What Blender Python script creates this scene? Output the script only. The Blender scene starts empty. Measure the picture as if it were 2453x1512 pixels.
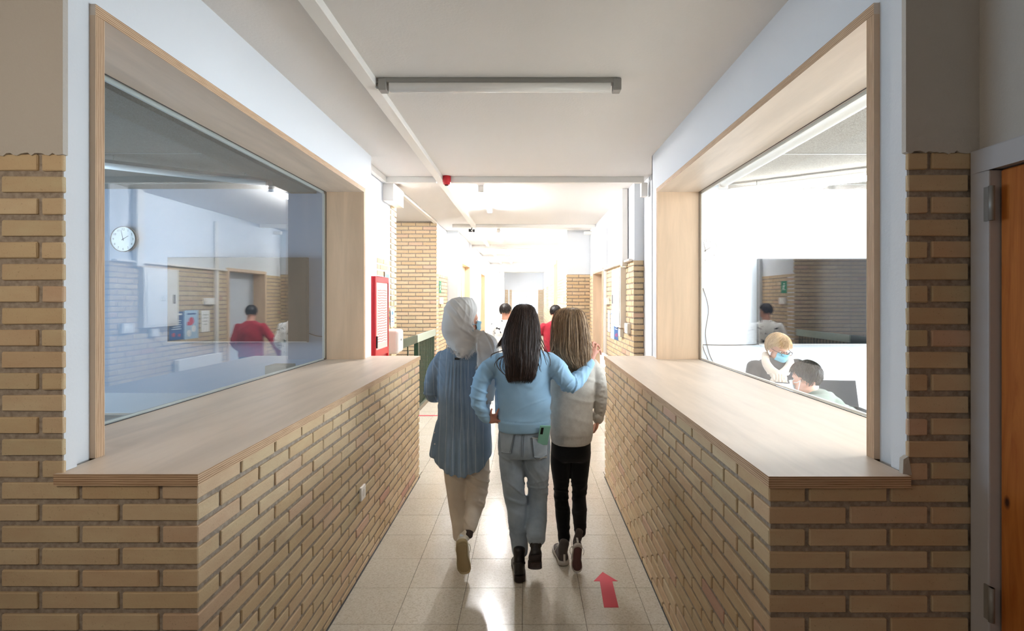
import bpy, bmesh, math, random
import numpy as np
from mathutils import Vector, Matrix, noise
from mathutils.bvhtree import BVHTree
random.seed(7)
RNG = np.random.default_rng(7)
PI = math.pi
scene = bpy.context.scene
COL = scene.collection

# ------------------------------------------------------------------ camera
EYE = 1.69            # eye height
F = 1240.0            # focal length in photograph pixels
VX, VY = 1262.0, 717.0  # where the corridor vanishes in the photograph
cam_d = bpy.data.cameras.new('camera')
cam = bpy.data.objects.new('camera', cam_d)
COL.objects.link(cam)
cam.location = (0, 0, EYE)
cam.rotation_euler = (PI / 2, 0, 0)
cam_d.sensor_width = 36
cam_d.lens = 36 * F / 2453
cam_d.shift_x = -(VX - 2453 / 2) / 2453
cam_d.shift_y = (VY - 1512 / 2) / 2453
cam_d.clip_start = 0.02
cam_d.clip_end = 200
scene.camera = cam

# ------------------------------------------------------------------ view
scene.view_settings.view_transform = 'Standard'
scene.view_settings.look = 'None'
scene.view_settings.gamma = 1
scene.view_settings.use_curve_mapping = False
scene.view_settings.exposure = 2.65

# ------------------------------------------------------------------ world: overcast sky
w = bpy.data.worlds.new('world')
scene.world = w
w.use_nodes = True
nt = w.node_tree
bg = nt.nodes['Background']
bg.inputs[0].default_value = (0.62, 0.80, 1.0, 1)
bg.inputs[1].default_value = 0.5

LAMP_E = 50.0          # strength of the lit corridor tubes
LAMP_NEAR = 26.0
ROOM_E = 10.0          # tubes of the lit meeting room


def area(name, loc, rot, sx, sy, power, color):
    l = bpy.data.lights.new(name, 'AREA')
    l.shape = 'RECTANGLE'
    l.size, l.size_y = sx, sy
    l.energy = power
    l.color = color
    o = bpy.data.objects.new(name, l)
    COL.objects.link(o)
    o.location = loc
    o.rotation_euler = rot
    return o


# daylight arriving through the windows of the unlit room, and unseen fill lights added near the viewer
area('daylight_left_room', (-6.3, 3.4, 1.75), (0, -PI / 2, 0), 1.5, 3.6, 20, (0.64, 0.81, 1.0))
area('daylight_right_room', (6.30, 2.7, 1.75), (0, PI / 2, 0), 1.6, 3.8, 66, (0.90, 0.95, 1.0))
area('pier_fill_light', (-1.45, 0.1, 2.25), (math.radians(75), 0, math.radians(-8)), 0.35, 0.35, 1.25, (1.0, 0.86, 0.70))  # added fill beside the viewer, warms the left front brickwork
area('back_fill_light', (0.2, -2.4, 2.9), (0, 0, 0), 0.8, 0.8, 1.0, (1.0, 0.92, 0.84))  # added weak fill from behind the viewer


# ------------------------------------------------------------------ helpers
def P(px, py, Y):
    """photograph pixel at depth Y -> point in the place"""
    return Vector(((px - VX) / F * Y, Y, EYE - (py - VY) / F * Y))


def tag(o, label=None, cat=None, group=None, kind=None):
    if label: o['label'] = label
    if cat: o['category'] = cat
    if group: o['group'] = group
    if kind: o['kind'] = kind
    return o


def link(name, me, mats=None, parent=None, loc=None):
    o = bpy.data.objects.new(name, me)
    COL.objects.link(o)
    if mats is not None:
        if not isinstance(mats, (list, tuple)): mats = [mats]
        if not me.materials:
            for m in mats: me.materials.append(m)
    if parent is not None: o.parent = parent
    if loc is not None: o.location = loc
    return o


def empty(name, loc=(0, 0, 0), rz=0.0):
    o = bpy.data.objects.new(name, None)
    COL.objects.link(o)
    o.location = loc
    o.rotation_euler = (0, 0, rz)
    o.empty_display_size = 0.1
    return o


class MB:
    """collects shapes, links them as one mesh object"""
    def __init__(s):
        s.v = []; s.f = []; s.m = []; s.sm = []

    def add(s, vs, fs, mi=0, smooth=False, M=None):
        b = len(s.v)
        for p in vs:
            p = Vector(p)
            s.v.append(tuple(M @ p) if M is not None else tuple(p))
        for f in fs:
            s.f.append(tuple(b + i for i in f)); s.m.append(mi); s.sm.append(smooth)
        return s

    def box(s, x0, x1, y0, y1, z0, z1, mi=0, M=None):
        x0, x1 = min(x0, x1), max(x0, x1); y0, y1 = min(y0, y1), max(y0, y1); z0, z1 = min(z0, z1), max(z0, z1)
        vs = [(x0, y0, z0), (x1, y0, z0), (x1, y1, z0), (x0, y1, z0), (x0, y0, z1), (x1, y0, z1), (x1, y1, z1), (x0, y1, z1)]
        fs = [(0, 3, 2, 1), (4, 5, 6, 7), (0, 1, 5, 4), (1, 2, 6, 5), (2, 3, 7, 6), (3, 0, 4, 7)]
        return s.add(vs, fs, mi, False, M)

    def prism(s, poly, z0, z1, mi=0, M=None, top=None):
        n = len(poly)
        vs = [(p[0], p[1], z0) for p in poly] + [(p[0], p[1], z1) for p in poly]
        s.add(vs, [tuple(range(n))[::-1]] + [(i, (i + 1) % n, n + (i + 1) % n, n + i) for i in range(n)], mi, False, M)
        s.add(vs, [tuple(range(n, 2 * n))], mi if top is None else top, False, M)
        return s

    def tube(s, pts, r, n=8, mi=0, smooth=True, M=None, flat=None):
        pts = [Vector(p) for p in pts]
        rs = r if isinstance(r, (list, tuple)) else [r] * len(pts)
        vs, fs = sweep(pts, [(a, a) if not isinstance(a, (tuple, list)) else a for a in rs], n, flat)
        return s.add(vs, fs, mi, smooth, M)

    def ell(s, c, r, nu=16, nv=10, mi=0, M=None, R=None):
        vs = []; fs = []
        c = Vector(c)
        for j in range(nv + 1):
            t = PI * j / nv
            for i in range(nu):
                a = 2 * PI * i / nu
                q = Vector((r[0] * math.sin(t) * math.cos(a), r[1] * math.sin(t) * math.sin(a), r[2] * math.cos(t)))
                if R is not None: q = R @ q
                vs.append(c + q)
        for j in range(nv):
            for i in range(nu):
                a = j * nu + i; b = j * nu + (i + 1) % nu
                fs.append((a, a + nu, b + nu, b))
        return s.add(vs, fs, mi, True, M)

    def cyl(s, c, r, h, axis='z', n=24, mi=0, smooth=False, M=None):
        c = Vector(c)
        A = {'x': (Vector((0, 1, 0)), Vector((0, 0, 1)), Vector((1, 0, 0))),
             'y': (Vector((0, 0, 1)), Vector((1, 0, 0)), Vector((0, 1, 0))),
             'z': (Vector((1, 0, 0)), Vector((0, 1, 0)), Vector((0, 0, 1)))}[axis]
        vs = []
        for e in (-.5, .5):
            for i in range(n):
                a = 2 * PI * i / n
                vs.append(c + A[0] * r * math.cos(a) + A[1] * r * math.sin(a) + A[2] * h * e)
        fs = [(i, (i + 1) % n, n + (i + 1) % n, n + i) for i in range(n)]
        s.add(vs, fs, mi, smooth, M)
        return s.add(vs, [tuple(range(n))[::-1], tuple(range(n, 2 * n))], mi, False, M)

    def mesh(s, name, shift=None):
        me = bpy.data.meshes.new(name)
        v = s.v if shift is None else [(a - shift[0], b - shift[1], c - shift[2]) for a, b, c in s.v]
        me.from_pydata(v, [], s.f)
        me.polygons.foreach_set('material_index', s.m)
        me.polygons.foreach_set('use_smooth', s.sm)
        me.update()
        return me

    def build(s, name, mats, parent=None, bevel=0.0, shift=None, seg=2):
        me = s.mesh(name, shift)
        if bevel > 0:
            bm = bmesh.new(); bm.from_mesh(me)
            bmesh.ops.remove_doubles(bm, verts=bm.verts, dist=1e-5)
            ed = [e for e in bm.edges if len(e.link_faces) == 2 and e.calc_face_angle(0) > 0.5]
            bmesh.ops.bevel(bm, geom=ed, offset=bevel, segments=seg, affect='EDGES', profile=0.5, clamp_overlap=True)
            bmesh.ops.recalc_face_normals(bm, faces=bm.faces)
            bm.to_mesh(me); bm.free()
        return link(name, me, mats, parent)


def catmull(pts, k=6):
    pts = [np.array(p, float) for p in pts]
    out = []
    n = len(pts)
    for i in range(n - 1):
        p0 = pts[max(i - 1, 0)]; p1 = pts[i]; p2 = pts[i + 1]; p3 = pts[min(i + 2, n - 1)]
        for j in range(k):
            t = j / k
            out.append(0.5 * ((2 * p1) + (-p0 + p2) * t + (2 * p0 - 5 * p1 + 4 * p2 - p3) * t * t + (-p0 + 3 * p1 - 3 * p2 + p3) * t ** 3))
    out.append(pts[-1])
    return out


def sweep(pts, rr, n=12, ref=None, caps=True):
    """elliptic tube along pts; rr=(a,b): a along the reference-perpendicular, b along the reference"""
    vs = []; fs = []
    N = len(pts)
    up = Vector(ref) if ref is not None else None
    prev = None
    for i, p in enumerate(pts):
        d = (pts[min(i + 1, N - 1)] - pts[max(i - 1, 0)])
        d = d.normalized() if d.length > 1e-9 else Vector((0, 0, 1))
        if up is not None:
            a = up.cross(d)
            if a.length < 1e-4: a = prev if prev is not None else d.orthogonal()
        else:
            a = (prev - d * prev.dot(d)) if prev is not None else d.orthogonal()
            if a.length < 1e-6: a = d.orthogonal()
        a.normalize(); prev = a
        b = d.cross(a).normalized()
        for k in range(n):
            t = 2 * PI * k / n
            vs.append(p + a * (rr[i][0] * math.cos(t)) + b * (rr[i][1] * math.sin(t)))
    for i in range(N - 1):
        for k in range(n):
            q = i * n + k; r2 = i * n + (k + 1) % n
            fs.append((q, r2, r2 + n, q + n))
    if caps:
        fs.append(tuple(range(n))[::-1]); fs.append(tuple(range((N - 1) * n, N * n)))
    return vs, fs


def smooth_tube(mb, pts, rs, n=16, k=5, mi=0, ref=None):
    """catmull-smoothed tapered tube with rounded ends (pts + radius)"""
    rows = []
    for p, r in zip(pts, rs):
        r = r if isinstance(r, (tuple, list)) else (r, r)
        rows.append([p[0], p[1], p[2], r[0], r[1]])
    rows = catmull(rows, k)
    P_ = [Vector(q[:3]) for q in rows]
    R_ = [(max(q[3], .001), max(q[4], .001)) for q in rows]
    # rounded caps
    d0 = (P_[0] - P_[1]).normalized(); d1 = (P_[-1] - P_[-2]).normalized()
    a = []; ar = []
    for t in (1.0, .8, .45):
        a.append(P_[0] + d0 * min(R_[0]) * .7 * t); c = math.sqrt(max(0, 1 - t * t)) if t < 1 else .08
        ar.append((R_[0][0] * c, R_[0][1] * c))
    b = []; br = []
    for t in (.45, .8, 1.0):
        b.append(P_[-1] + d1 * min(R_[-1]) * .7 * t); c = math.sqrt(max(0, 1 - t * t)) if t < 1 else .08
        br.append((R_[-1][0] * c, R_[-1][1] * c))
    vs, fs = sweep(a + P_ + b, ar + R_ + br, n, ref)
    mb.add(vs, fs, mi, True)


def ring_loft(mb, secs, n=40, k=5, mi=0, zfun=None, exp=2.2, M=None):
    """horizontal sections (cx, cy, z, rx, ry_back, ry_front) from top to bottom"""
    rows = catmull(secs, k)
    vs = []; fs = []
    N = len(rows)
    for i, (cx, cy, z, rx, rb, rf) in enumerate(rows):
        for q in range(n):
            t = 2 * PI * q / n
            c, s_ = math.cos(t), math.sin(t)
            x = math.copysign(abs(c) ** (2 / exp), c) * rx
            y = math.copysign(abs(s_) ** (2 / exp), s_)
            y *= rf if s_ > 0 else rb
            zz = z + (zfun(i / (N - 1), t) if zfun else 0)
            vs.append((cx + x, cy + y, zz))
    for i in range(N - 1):
        for q in range(n):
            a = i * n + q; b = i * n + (q + 1) % n
            fs.append((a, a + n, b + n, b))
    fs.append(tuple(range(n))); fs.append(tuple(range((N - 1) * n, N * n))[::-1])
    mb.add(vs, fs, mi, True, M)


def remeshed(mb, vox, smooth=2, fac=.5):
    """closed volumes -> one continuous surface (numpy verts + mesh)"""
    me = mb.mesh('tmp')
    bm = bmesh.new(); bm.from_mesh(me)
    bmesh.ops.remove_doubles(bm, verts=bm.verts, dist=1e-6)
    bmesh.ops.recalc_face_normals(bm, faces=bm.faces)
    bm.to_mesh(me); bm.free()
    o = bpy.data.objects.new('tmp', me); COL.objects.link(o)
    m = o.modifiers.new('r', 'REMESH'); m.mode = 'VOXEL'; m.voxel_size = vox; m.adaptivity = 0
    if smooth:
        s = o.modifiers.new('s', 'SMOOTH'); s.factor = fac; s.iterations = smooth
    dg = bpy.context.evaluated_depsgraph_get()
    ev = o.evaluated_get(dg)
    out = bpy.data.meshes.new_from_object(ev, depsgraph=dg)
    bpy.data.objects.remove(o); bpy.data.meshes.remove(me)
    out.materials.clear()
    return out


def coords(me):
    a = np.empty(len(me.vertices) * 3); me.vertices.foreach_get('co', a); return a.reshape(-1, 3)


def normals(me):
    a = np.empty(len(me.vertices) * 3); me.vertices.foreach_get('normal', a); return a.reshape(-1, 3)


_W = [(RNG.normal(size=3), RNG.uniform(0, 6.28)) for _ in range(24)]


def nz(p, sc):
    """cheap smooth noise in about -1..1 (sum of warped sines)"""
    out = np.zeros(len(p)); q = p / sc
    for i, (d, ph) in enumerate(_W[:12]):
        out += np.sin(q @ d + ph + 1.3 * np.sin(q @ _W[(i + 7) % 24][0] * .7 + ph))
    return out / 5.0


def displace(me, fn):
    c = coords(me); nn = normals(me)
    d = fn(c, nn)
    c2 = c + nn * d[:, None]
    me.vertices.foreach_set('co', c2.ravel()); me.update()


def folds(c, flds):
    """irregular creases running across each given axis"""
    d = np.zeros(len(c))
    for i, (ctr, ax, R, lam, amp) in enumerate(flds):
        ctr = np.array(ctr); ax = np.array(ax, float); ax /= np.linalg.norm(ax)
        R = np.array(R if isinstance(R, (tuple, list)) else (R, R, R))
        r = c - ctr
        wgt = np.exp(-((r / (R * 1.25)) ** 2).sum(1))
        t = r @ ax
        across = r - t[:, None] * ax[None, :]
        lam = max(lam, .03) * 1.5
        qv = np.concatenate([(t / lam * 2.1)[:, None] + 1.2 * nz(c + i, lam * 3)[:, None], across[:, :2] / (lam * 2.6)], axis=1) + i * 3.7
        v = nz(qv, 1.0)
        ridge = 1 - np.minimum(1, np.abs(v) * 2.6)
        d += amp * 2.7 * wgt * (ridge ** 1.5 - .38)
    return .0075 * np.tanh(d / .0075)


def finish(name, me, mat, parent=None, shift=None):
    if shift is not None:
        c = coords(me) - np.array(shift)[None, :]
        me.vertices.foreach_set('co', c.ravel())
    me.polygons.foreach_set('use_smooth', [True] * len(me.polygons))
    me.update()
    return link(name, me, mat, parent)


# ------------------------------------------------------------------ materials
def C(r, g, b):
    """photograph-like sRGB 0..255 -> linear"""
    f = lambda u: (u / 255 / 12.92) if u / 255 <= .04045 else ((u / 255 + .055) / 1.055) ** 2.4
    return (f(r), f(g), f(b), 1)


class Mat:
    def __init__(s, name, col=(.8, .8, .8, 1), rough=.6, spec=.4, metal=0.0):
        s.m = bpy.data.materials.new(name); s.m.use_nodes = True
        s.nt = s.m.node_tree; s.b = s.nt.nodes['Principled BSDF']
        s.b.inputs['Base Color'].default_value = col
        s.b.inputs['Roughness'].default_value = rough
        s.b.inputs['Specular IOR Level'].default_value = spec
        s.b.inputs['Metallic'].default_value = metal

    def n(s, t, **kw):
        x = s.nt.nodes.new(t)
        for k, v in kw.items():
            if k in x.inputs: x.inputs[k].default_value = v
            else: setattr(x, k, v)
        return x

    def l(s, a, b): s.nt.links.new(a, b)

    def coord(s, kind='Object', scale=(1, 1, 1)):
        tc = s.n('ShaderNodeTexCoord'); mp = s.n('ShaderNodeMapping')
        mp.inputs['Scale'].default_value = scale
        s.l(tc.outputs[kind], mp.inputs[0]); return mp.outputs[0]

    def geo(s, scale=(1, 1, 1)):
        g = s.n('ShaderNodeNewGeometry'); mp = s.n('ShaderNodeMapping')
        mp.inputs['Scale'].default_value = scale
        s.l(g.outputs['Position'], mp.inputs[0]); return mp.outputs[0]

    def noise(s, vec, scale, detail=4, rough=.55, dist=0):
        x = s.n('ShaderNodeTexNoise'); x.inputs['Scale'].default_value = scale
        x.inputs['Detail'].default_value = detail; x.inputs['Roughness'].default_value = rough
        x.inputs['Distortion'].default_value = dist
        s.l(vec, x.inputs['Vector']); return x.outputs[0]

    def ramp(s, fac, stops):
        r = s.n('ShaderNodeValToRGB'); e = r.color_ramp.elements
        while len(e) < len(stops): e.new(.5)
        for q, (p, c) in zip(e, stops): q.position = p; q.color = c
        s.l(fac, r.inputs[0]); return r.outputs[0]

    def mix(s, fac, a, b, mode='MIX'):
        x = s.n('ShaderNodeMix', data_type='RGBA', blend_type=mode)
        for sock, v in ((0, fac), (6, a), (7, b)):
            if isinstance(v, bpy.types.NodeSocket): s.l(v, x.inputs[sock])
            else: x.inputs[sock].default_value = v
        return x.outputs[2]

    def math(s, op, a, b=None, c=None):
        x = s.n('ShaderNodeMath', operation=op)
        for i, v in enumerate((a, b, c)):
            if v is None: continue
            if isinstance(v, bpy.types.NodeSocket): s.l(v, x.inputs[i])
            else: x.inputs[i].default_value = v
        return x.outputs[0]

    def col(s, sock): s.l(sock, s.b.inputs['Base Color']); return s

    def bump(s, h, strength=.3, dist=.01):
        x = s.n('ShaderNodeBump'); x.inputs['Strength'].default_value = strength
        x.inputs['Distance'].default_value = dist
        s.l(h, x.inputs['Height']); s.l(x.outputs[0], s.b.inputs['Normal']); return s


def plaster(name, c, bs=.15, sc=90):
    m = Mat(name, c, .85, .25)
    g = m.geo()
    big = m.noise(g, 1.3, 3)
    m.col(m.mix(m.math('MULTIPLY', big, .10), c, tuple(x * .82 for x in c[:3]) + (1,)))
    m.bump(m.noise(g, sc, 5), bs, .004)
    return m.m


def plain(name, c, rough=.5, spec=.4, metal=0.0): return Mat(name, c, rough, spec, metal).m


def brick_mat(name, island):
    m = Mat(name, rough=.85, spec=.2)
    if island:
        r = m.n('ShaderNodeNewGeometry').outputs['Random Per Island']
    else:
        r = m.n('ShaderNodeObjectInfo').outputs['Random']
    base = m.ramp(r, [(0, C(210, 189, 155)), (.22, C(203, 179, 142)), (.42, C(214, 195, 162)), (.62, C(207, 181, 148)),
                      (.78, C(199, 183, 149)), (.92, C(210, 188, 155)), (.98, C(208, 178, 154)), (1, C(196, 156, 138))])
    m.m.node_tree.nodes
    g = m.geo()
    # streaky clay: noise offset per brick
    add = m.n('ShaderNodeVectorMath', operation='ADD'); cmb = m.n('ShaderNodeCombineXYZ')
    rr = m.math('MULTIPLY', r, 37.0)
    for i in range(3): m.l(rr, cmb.inputs[i])
    m.l(g, add.inputs[0]); m.l(cmb.outputs[0], add.inputs[1])
    mp = m.n('ShaderNodeMapping'); mp.inputs['Scale'].default_value = (1, 1, 2.6); m.l(add.outputs[0], mp.inputs[0])
    n1 = m.noise(mp.outputs[0], 9, 5, .6)
    n2 = m.noise(add.outputs[0], 160, 3)
    c1 = m.mix(m.ramp(n1, [(.35, (0, 0, 0, 1)), (.75, (.4, .4, .4, 1))]), base, C(190, 150, 122))
    c2 = m.mix(m.ramp(n2, [(.62, (0, 0, 0, 1)), (.75, (.35, .35, .35, 1))]), c1, C(120, 92, 66))
    m.col(c2)
    hh = m.math('ADD', m.math('MULTIPLY', m.noise(mp.outputs[0], 30, 4), .6), m.math('MULTIPLY', n2, .5))
    m.bump(hh, .35, .004)
    return m.m


def mortar_mat():
    m = Mat('mortar', rough=.95, spec=.1)
    g = m.geo()
    m.col(m.ramp(m.noise(g, 60, 5), [(.3, C(142, 130, 118)), (.7, C(182, 169, 155))]))
    m.bump(m.noise(g, 220, 4), .5, .004)
    return m.m


def birch(name, tint=(222, 196, 166), axis=(1, .12, 1), rough=.42):
    m = Mat(name, rough=rough, spec=.35)
    g = m.geo(axis)
    n1 = m.noise(g, 9, 6, .55, .6)
    n2 = m.noise(g, 60, 4, .6)
    a = C(*tint); b = C(*[t * .93 for t in tint])
    c1 = m.ramp(n1, [(.35, b), (.65, a)])
    m.col(m.mix(m.math('MULTIPLY', n2, .14), c1, C(176, 140, 108)))
    m.bump(n2, .06, .002)
    return m.m


def ply_edge(name, axis, light=(214, 184, 152), dark=(146, 112, 84), period=.0035):
    """plywood edge: layers stacked along axis 0/1/2"""
    m = Mat(name, rough=.6, spec=.25)
    g = m.n('ShaderNodeNewGeometry'); sp = m.n('ShaderNodeSeparateXYZ'); m.l(g.outputs['Position'], sp.inputs[0])
    sc = [14, 14, 14]; sc[axis] = 40
    wob = m.noise(m.geo(tuple(sc)), 1.0, 3)
    v = m.math('ADD', m.math('MULTIPLY', sp.outputs[axis], 2 * PI / (period * 2)), m.math('MULTIPLY', wob, 2.2))
    s = m.math('SINE', v)
    sc2 = [3, 3, 3]; sc2[axis] = 160
    n2 = m.noise(m.geo(tuple(sc2)), 3.0, 4)
    f = m.math('ADD', m.math('MULTIPLY_ADD', s, .32, .45), m.math('MULTIPLY', m.math('SUBTRACT', n2, .5), 1.3))
    m.col(m.ramp(f, [(.15, C(*light)), (.85, C(*dark))]))
    return m.m


def glass_mat(name, tint, f0=.09):
    m = bpy.data.materials.new(name); m.use_nodes = True
    nt = m.node_tree; nt.nodes.clear()
    N = nt.nodes.new; L = nt.links.new
    out = N('ShaderNodeOutputMaterial'); mx = N('ShaderNodeMixShader')
    tr = N('ShaderNodeBsdfTransparent'); tr.inputs[0].default_value = tint
    gl = N('ShaderNodeBsdfGlossy'); gl.inputs['Roughness'].default_value = 0.0; gl.inputs[0].default_value = (1, 1, 1, 1)
    g = N('ShaderNodeNewGeometry'); dot = N('ShaderNodeVectorMath'); dot.operation = 'DOT_PRODUCT'
    L(g.outputs['Normal'], dot.inputs[0]); L(g.outputs['Incoming'], dot.inputs[1])
    ab = N('ShaderNodeMath'); ab.operation = 'ABSOLUTE'; L(dot.outputs['Value'], ab.inputs[0])
    om = N('ShaderNodeMath'); om.operation = 'SUBTRACT'; om.inputs[0].default_value = 1; L(ab.outputs[0], om.inputs[1])
    pw = N('ShaderNodeMath'); pw.operation = 'POWER'; L(om.outputs[0], pw.inputs[0]); pw.inputs[1].default_value = 4.6
    ma = N('ShaderNodeMath'); ma.operation = 'MULTIPLY_ADD'; L(pw.outputs[0], ma.inputs[0])
    ma.inputs[1].default_value = 1 - f0; ma.inputs[2].default_value = f0
    L(ma.outputs[0], mx.inputs[0]); L(tr.outputs[0], mx.inputs[1]); L(gl.outputs[0], mx.inputs[2])
    L(mx.outputs[0], out.inputs[0])
    return m


def emit(name, c, st):
    m = Mat(name, (.9, .9, .9, 1), .4)
    m.b.inputs['Emission Color'].default_value = c
    m.b.inputs['Emission Strength'].default_value = st
    return m.m


def terrazzo(name, obj):
    m = Mat(name, rough=.16, spec=.55)
    g = m.geo()
    vo = m.n('ShaderNodeTexVoronoi'); vo.inputs['Scale'].default_value = 130; m.l(g, vo.inputs['Vector'])
    sp = m.n('ShaderNodeSeparateXYZ'); m.l(vo.outputs['Color'], sp.inputs[0])
    chips = m.ramp(sp.outputs[0], [(0, C(188, 180, 164)), (.25, C(204, 197, 182)), (.6, C(212, 206, 193)), (1, C(220, 215, 204))])
    big = m.noise(g, 2.2, 4)
    c = m.mix(m.math('MULTIPLY', big, .5), chips, C(200, 190, 172))
    if obj:
        r = m.n('ShaderNodeObjectInfo').outputs['Random']
        c = m.mix(m.math('MULTIPLY', r, .22), c, C(190, 178, 158))
    m.col(c)
    rn = m.noise(g, 3, 4)
    m.l(m.math('MULTIPLY_ADD', rn, .12, .11), m.b.inputs['Roughness'])
    return m.m


def woodwool(name, a, b):
    m = Mat(name, rough=.95, spec=.1)
    g = m.geo()
    n1 = m.noise(g, 42, 3, .7, 3.5)
    n2 = m.noise(g, 120, 4, .7, 2)
    f = m.math('ADD', m.math('MULTIPLY', n1, .6), m.math('MULTIPLY', n2, .4))
    m.col(m.ramp(f, [(.38, C(*a)), (.6, C(*b))]))
    m.bump(f, .8, .01)
    return m.m


def fabric(name, c, c2=None, sc=500, bs=.25, rough=.9, big=6):
    m = Mat(name, rough=rough, spec=.15)
    g = m.coord()
    n1 = m.noise(g, big, 4)
    n2 = m.noise(g, sc, 2)
    c2 = c2 or tuple(x * .78 for x in c[:3]) + (1,)
    cc = m.mix(m.ramp(n1, [(.35, (0, 0, 0, 1)), (.7, (1, 1, 1, 1))]), c, c2)
    m.col(m.mix(m.math('MULTIPLY', n2, .25), cc, tuple(x * .6 for x in c[:3]) + (1,)))
    m.bump(n2, bs, .003)
    m.b.inputs['Sheen Weight'].default_value = .15
    return m.m


def hair_mat(name, dark, light, rough=.38):
    m = Mat(name, rough=rough, spec=.5)
    r = m.n('ShaderNodeNewGeometry').outputs['Random Per Island']
    n1 = m.noise(m.coord('Object', (70, 70, 5)), 1.5, 4)
    f = m.math('ADD', m.math('MULTIPLY', r, .6), m.math('MULTIPLY', n1, .45))
    m.col(m.ramp(f, [(.15, dark), (.85, light)]))
    m.bump(n1, .5, .006)
    return m.m


def skin_mat(name, c):
    m = Mat(name, c, .5, .35)
    n1 = m.noise(m.coord(), 25, 4)
    m.col(m.mix(m.math('MULTIPLY', n1, .35), c, (c[0] * .85, c[1] * .6, c[2] * .55, 1)))
    m.b.inputs['Subsurface Weight'].default_value = .08
    m.b.inputs['Subsurface Radius'].default_value = (.01, .004, .002)
    return m.m


def sign_mat(name, c): return plain(name, c, .6, .2)


M = {}
M['white'] = plaster('white_wall_paint', C(222, 226, 231))
M['ceil'] = plaster('ceiling_paint', C(226, 222, 218), .3, 60)
M['room_l'] = plaster('white_wall_dimmed_blue', C(158, 169, 184))  # white paint with the room's dim bluish light put into the colour
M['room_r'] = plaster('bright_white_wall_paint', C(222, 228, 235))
M['grey_pl'] = plaster('rough_grey_plaster', C(196, 190, 182), .5, 120)
M['brick'] = brick_mat('tan_brick', False)
M['brick_i'] = brick_mat('tan_brick_joined', True)
M['mortar'] = mortar_mat()
M['birch'] = birch('birch_veneer', (226, 209, 191))
M['birch_v'] = birch('birch_veneer_upright', (226, 196, 164), (1, 1, .12))
M['ply_x'] = ply_edge('plywood_edge_x', 0)
M['ply_y'] = ply_edge('plywood_edge_y', 1)
M['ply_z'] = ply_edge('plywood_edge_z', 2)
M['glass_l'] = glass_mat('window_glass_left', (.90, .95, .97, 1), .095)
M['glass_r'] = glass_mat('window_glass_right', (.97, .99, .99, 1), .022)
M['glass_far'] = glass_mat('door_glass', (.97, .99, 1, 1), .05)
M['tile'] = terrazzo('terrazzo_tile', True)
M['floor'] = terrazzo('terrazzo_floor', False)
M['joint'] = plain('tile_joint', C(120, 110, 96), .8)
M['wool_l'] = woodwool('wood_wool_unlit', (104, 100, 92), (150, 146, 138))  # darker copy: shade of the unlit room is put into the colour
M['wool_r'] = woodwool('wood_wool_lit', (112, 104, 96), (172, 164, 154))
M['trunk'] = plain('white_plastic', C(232, 228, 222), .4, .4)
M['trunk_g'] = plain('grey_white_plastic', C(214, 208, 200), .45, .4)
M['grey_met'] = plain('grey_metal', C(150, 148, 144), .45, .5, .3)
M['black'] = plain('black_plastic', C(22, 22, 24), .4, .4)
M['dark'] = plain('dark_grey_plastic', C(52, 52, 54), .5, .4)
M['red'] = plain('red_enamel', C(196, 30, 42), .35, .5)
M['red_tape'] = plain('red_tape', C(214, 60, 78), .5, .3)
M['green'] = plain('dark_green_paint', C(24, 52, 34), .4, .5)
M['green_l'] = plain('pale_green_metal', C(170, 184, 170), .4, .5)
M['paper'] = plain('white_paper', C(240, 240, 236), .8, .1)
M['lamp'] = emit('lit_tube', (.98, .99, 1.0, 1), LAMP_E)
M['lamp_far'] = emit('lit_tube_far', (.98, .99, 1.0, 1), LAMP_E * .80)
M['lamp_room_boost'] = emit('lit_room_tube_boost', (.98, .99, 1.0, 1), ROOM_E * 2.0)  # unseen tube, made stronger than the others to brighten the corridor
M['stair_fill'] = emit('stair_fill_tube', (1, .97, .93, 1), LAMP_E * .09)
M['lamp_room'] = emit('lit_room_tube', (.95, .985, 1.0, 1), ROOM_E)
M['tube_off'] = plain('unlit_tube', C(240, 237, 232), .25, .6)
# ------------------------------------------------------------------ bricks
ZT = 1.119            # top of the first course under the counters
PITCH, BH = 0.068, 0.050
_bm_cache = {}


def brick_mesh(lx, ly, variant=0, one=False):
    key = (round(lx, 3), round(ly, 3), variant)
    if key in _bm_cache: return _bm_cache[key]
    bm = bmesh.new()
    bmesh.ops.create_cube(bm, size=1)
    for v in bm.verts:
        v.co = Vector((v.co.x * lx, v.co.y * ly, v.co.z * BH))
    rr = random.Random(hash(key) & 0xffff)
    bmesh.ops.bevel(bm, geom=bm.edges[:], offset=.0028, segments=1, affect='EDGES')
    for v in bm.verts:
        v.co += Vector((rr.uniform(-1, 1) * .0007, rr.uniform(-1, 1) * .0007, rr.uniform(-1, 1) * .0012))
    me = bpy.data.meshes.new('brick'); bm.to_mesh(me); bm.free()
    me.materials.append(M['brick'])
    _bm_cache[key] = me
    return me


def brick(x0, x1, y0, y1, zc, parent):
    lx, ly = x1 - x0, y1 - y0
    if min(lx, ly) < .012: return
    o = bpy.data.objects.new('brick', brick_mesh(lx, ly, random.randrange(3)))
    COL.objects.link(o)
    o.location = ((x0 + x1) / 2, (y0 + y1) / 2, zc + random.uniform(-.001, .001))
    o.rotation_euler = (0, 0, random.uniform(-.003, .003))
    o.parent = parent


def bond(start, end, first):
    """cells of running bond from start going to end; first = length of the first brick"""
    out = []; a = start; L = first
    sg = 1 if end > start else -1
    while (end - a) * sg > .012:
        b = a + sg * min(L, abs(end - a))
        out.append((min(a, b), max(a, b)))
        a = b + sg * .014; L = .236
    return out


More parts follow.
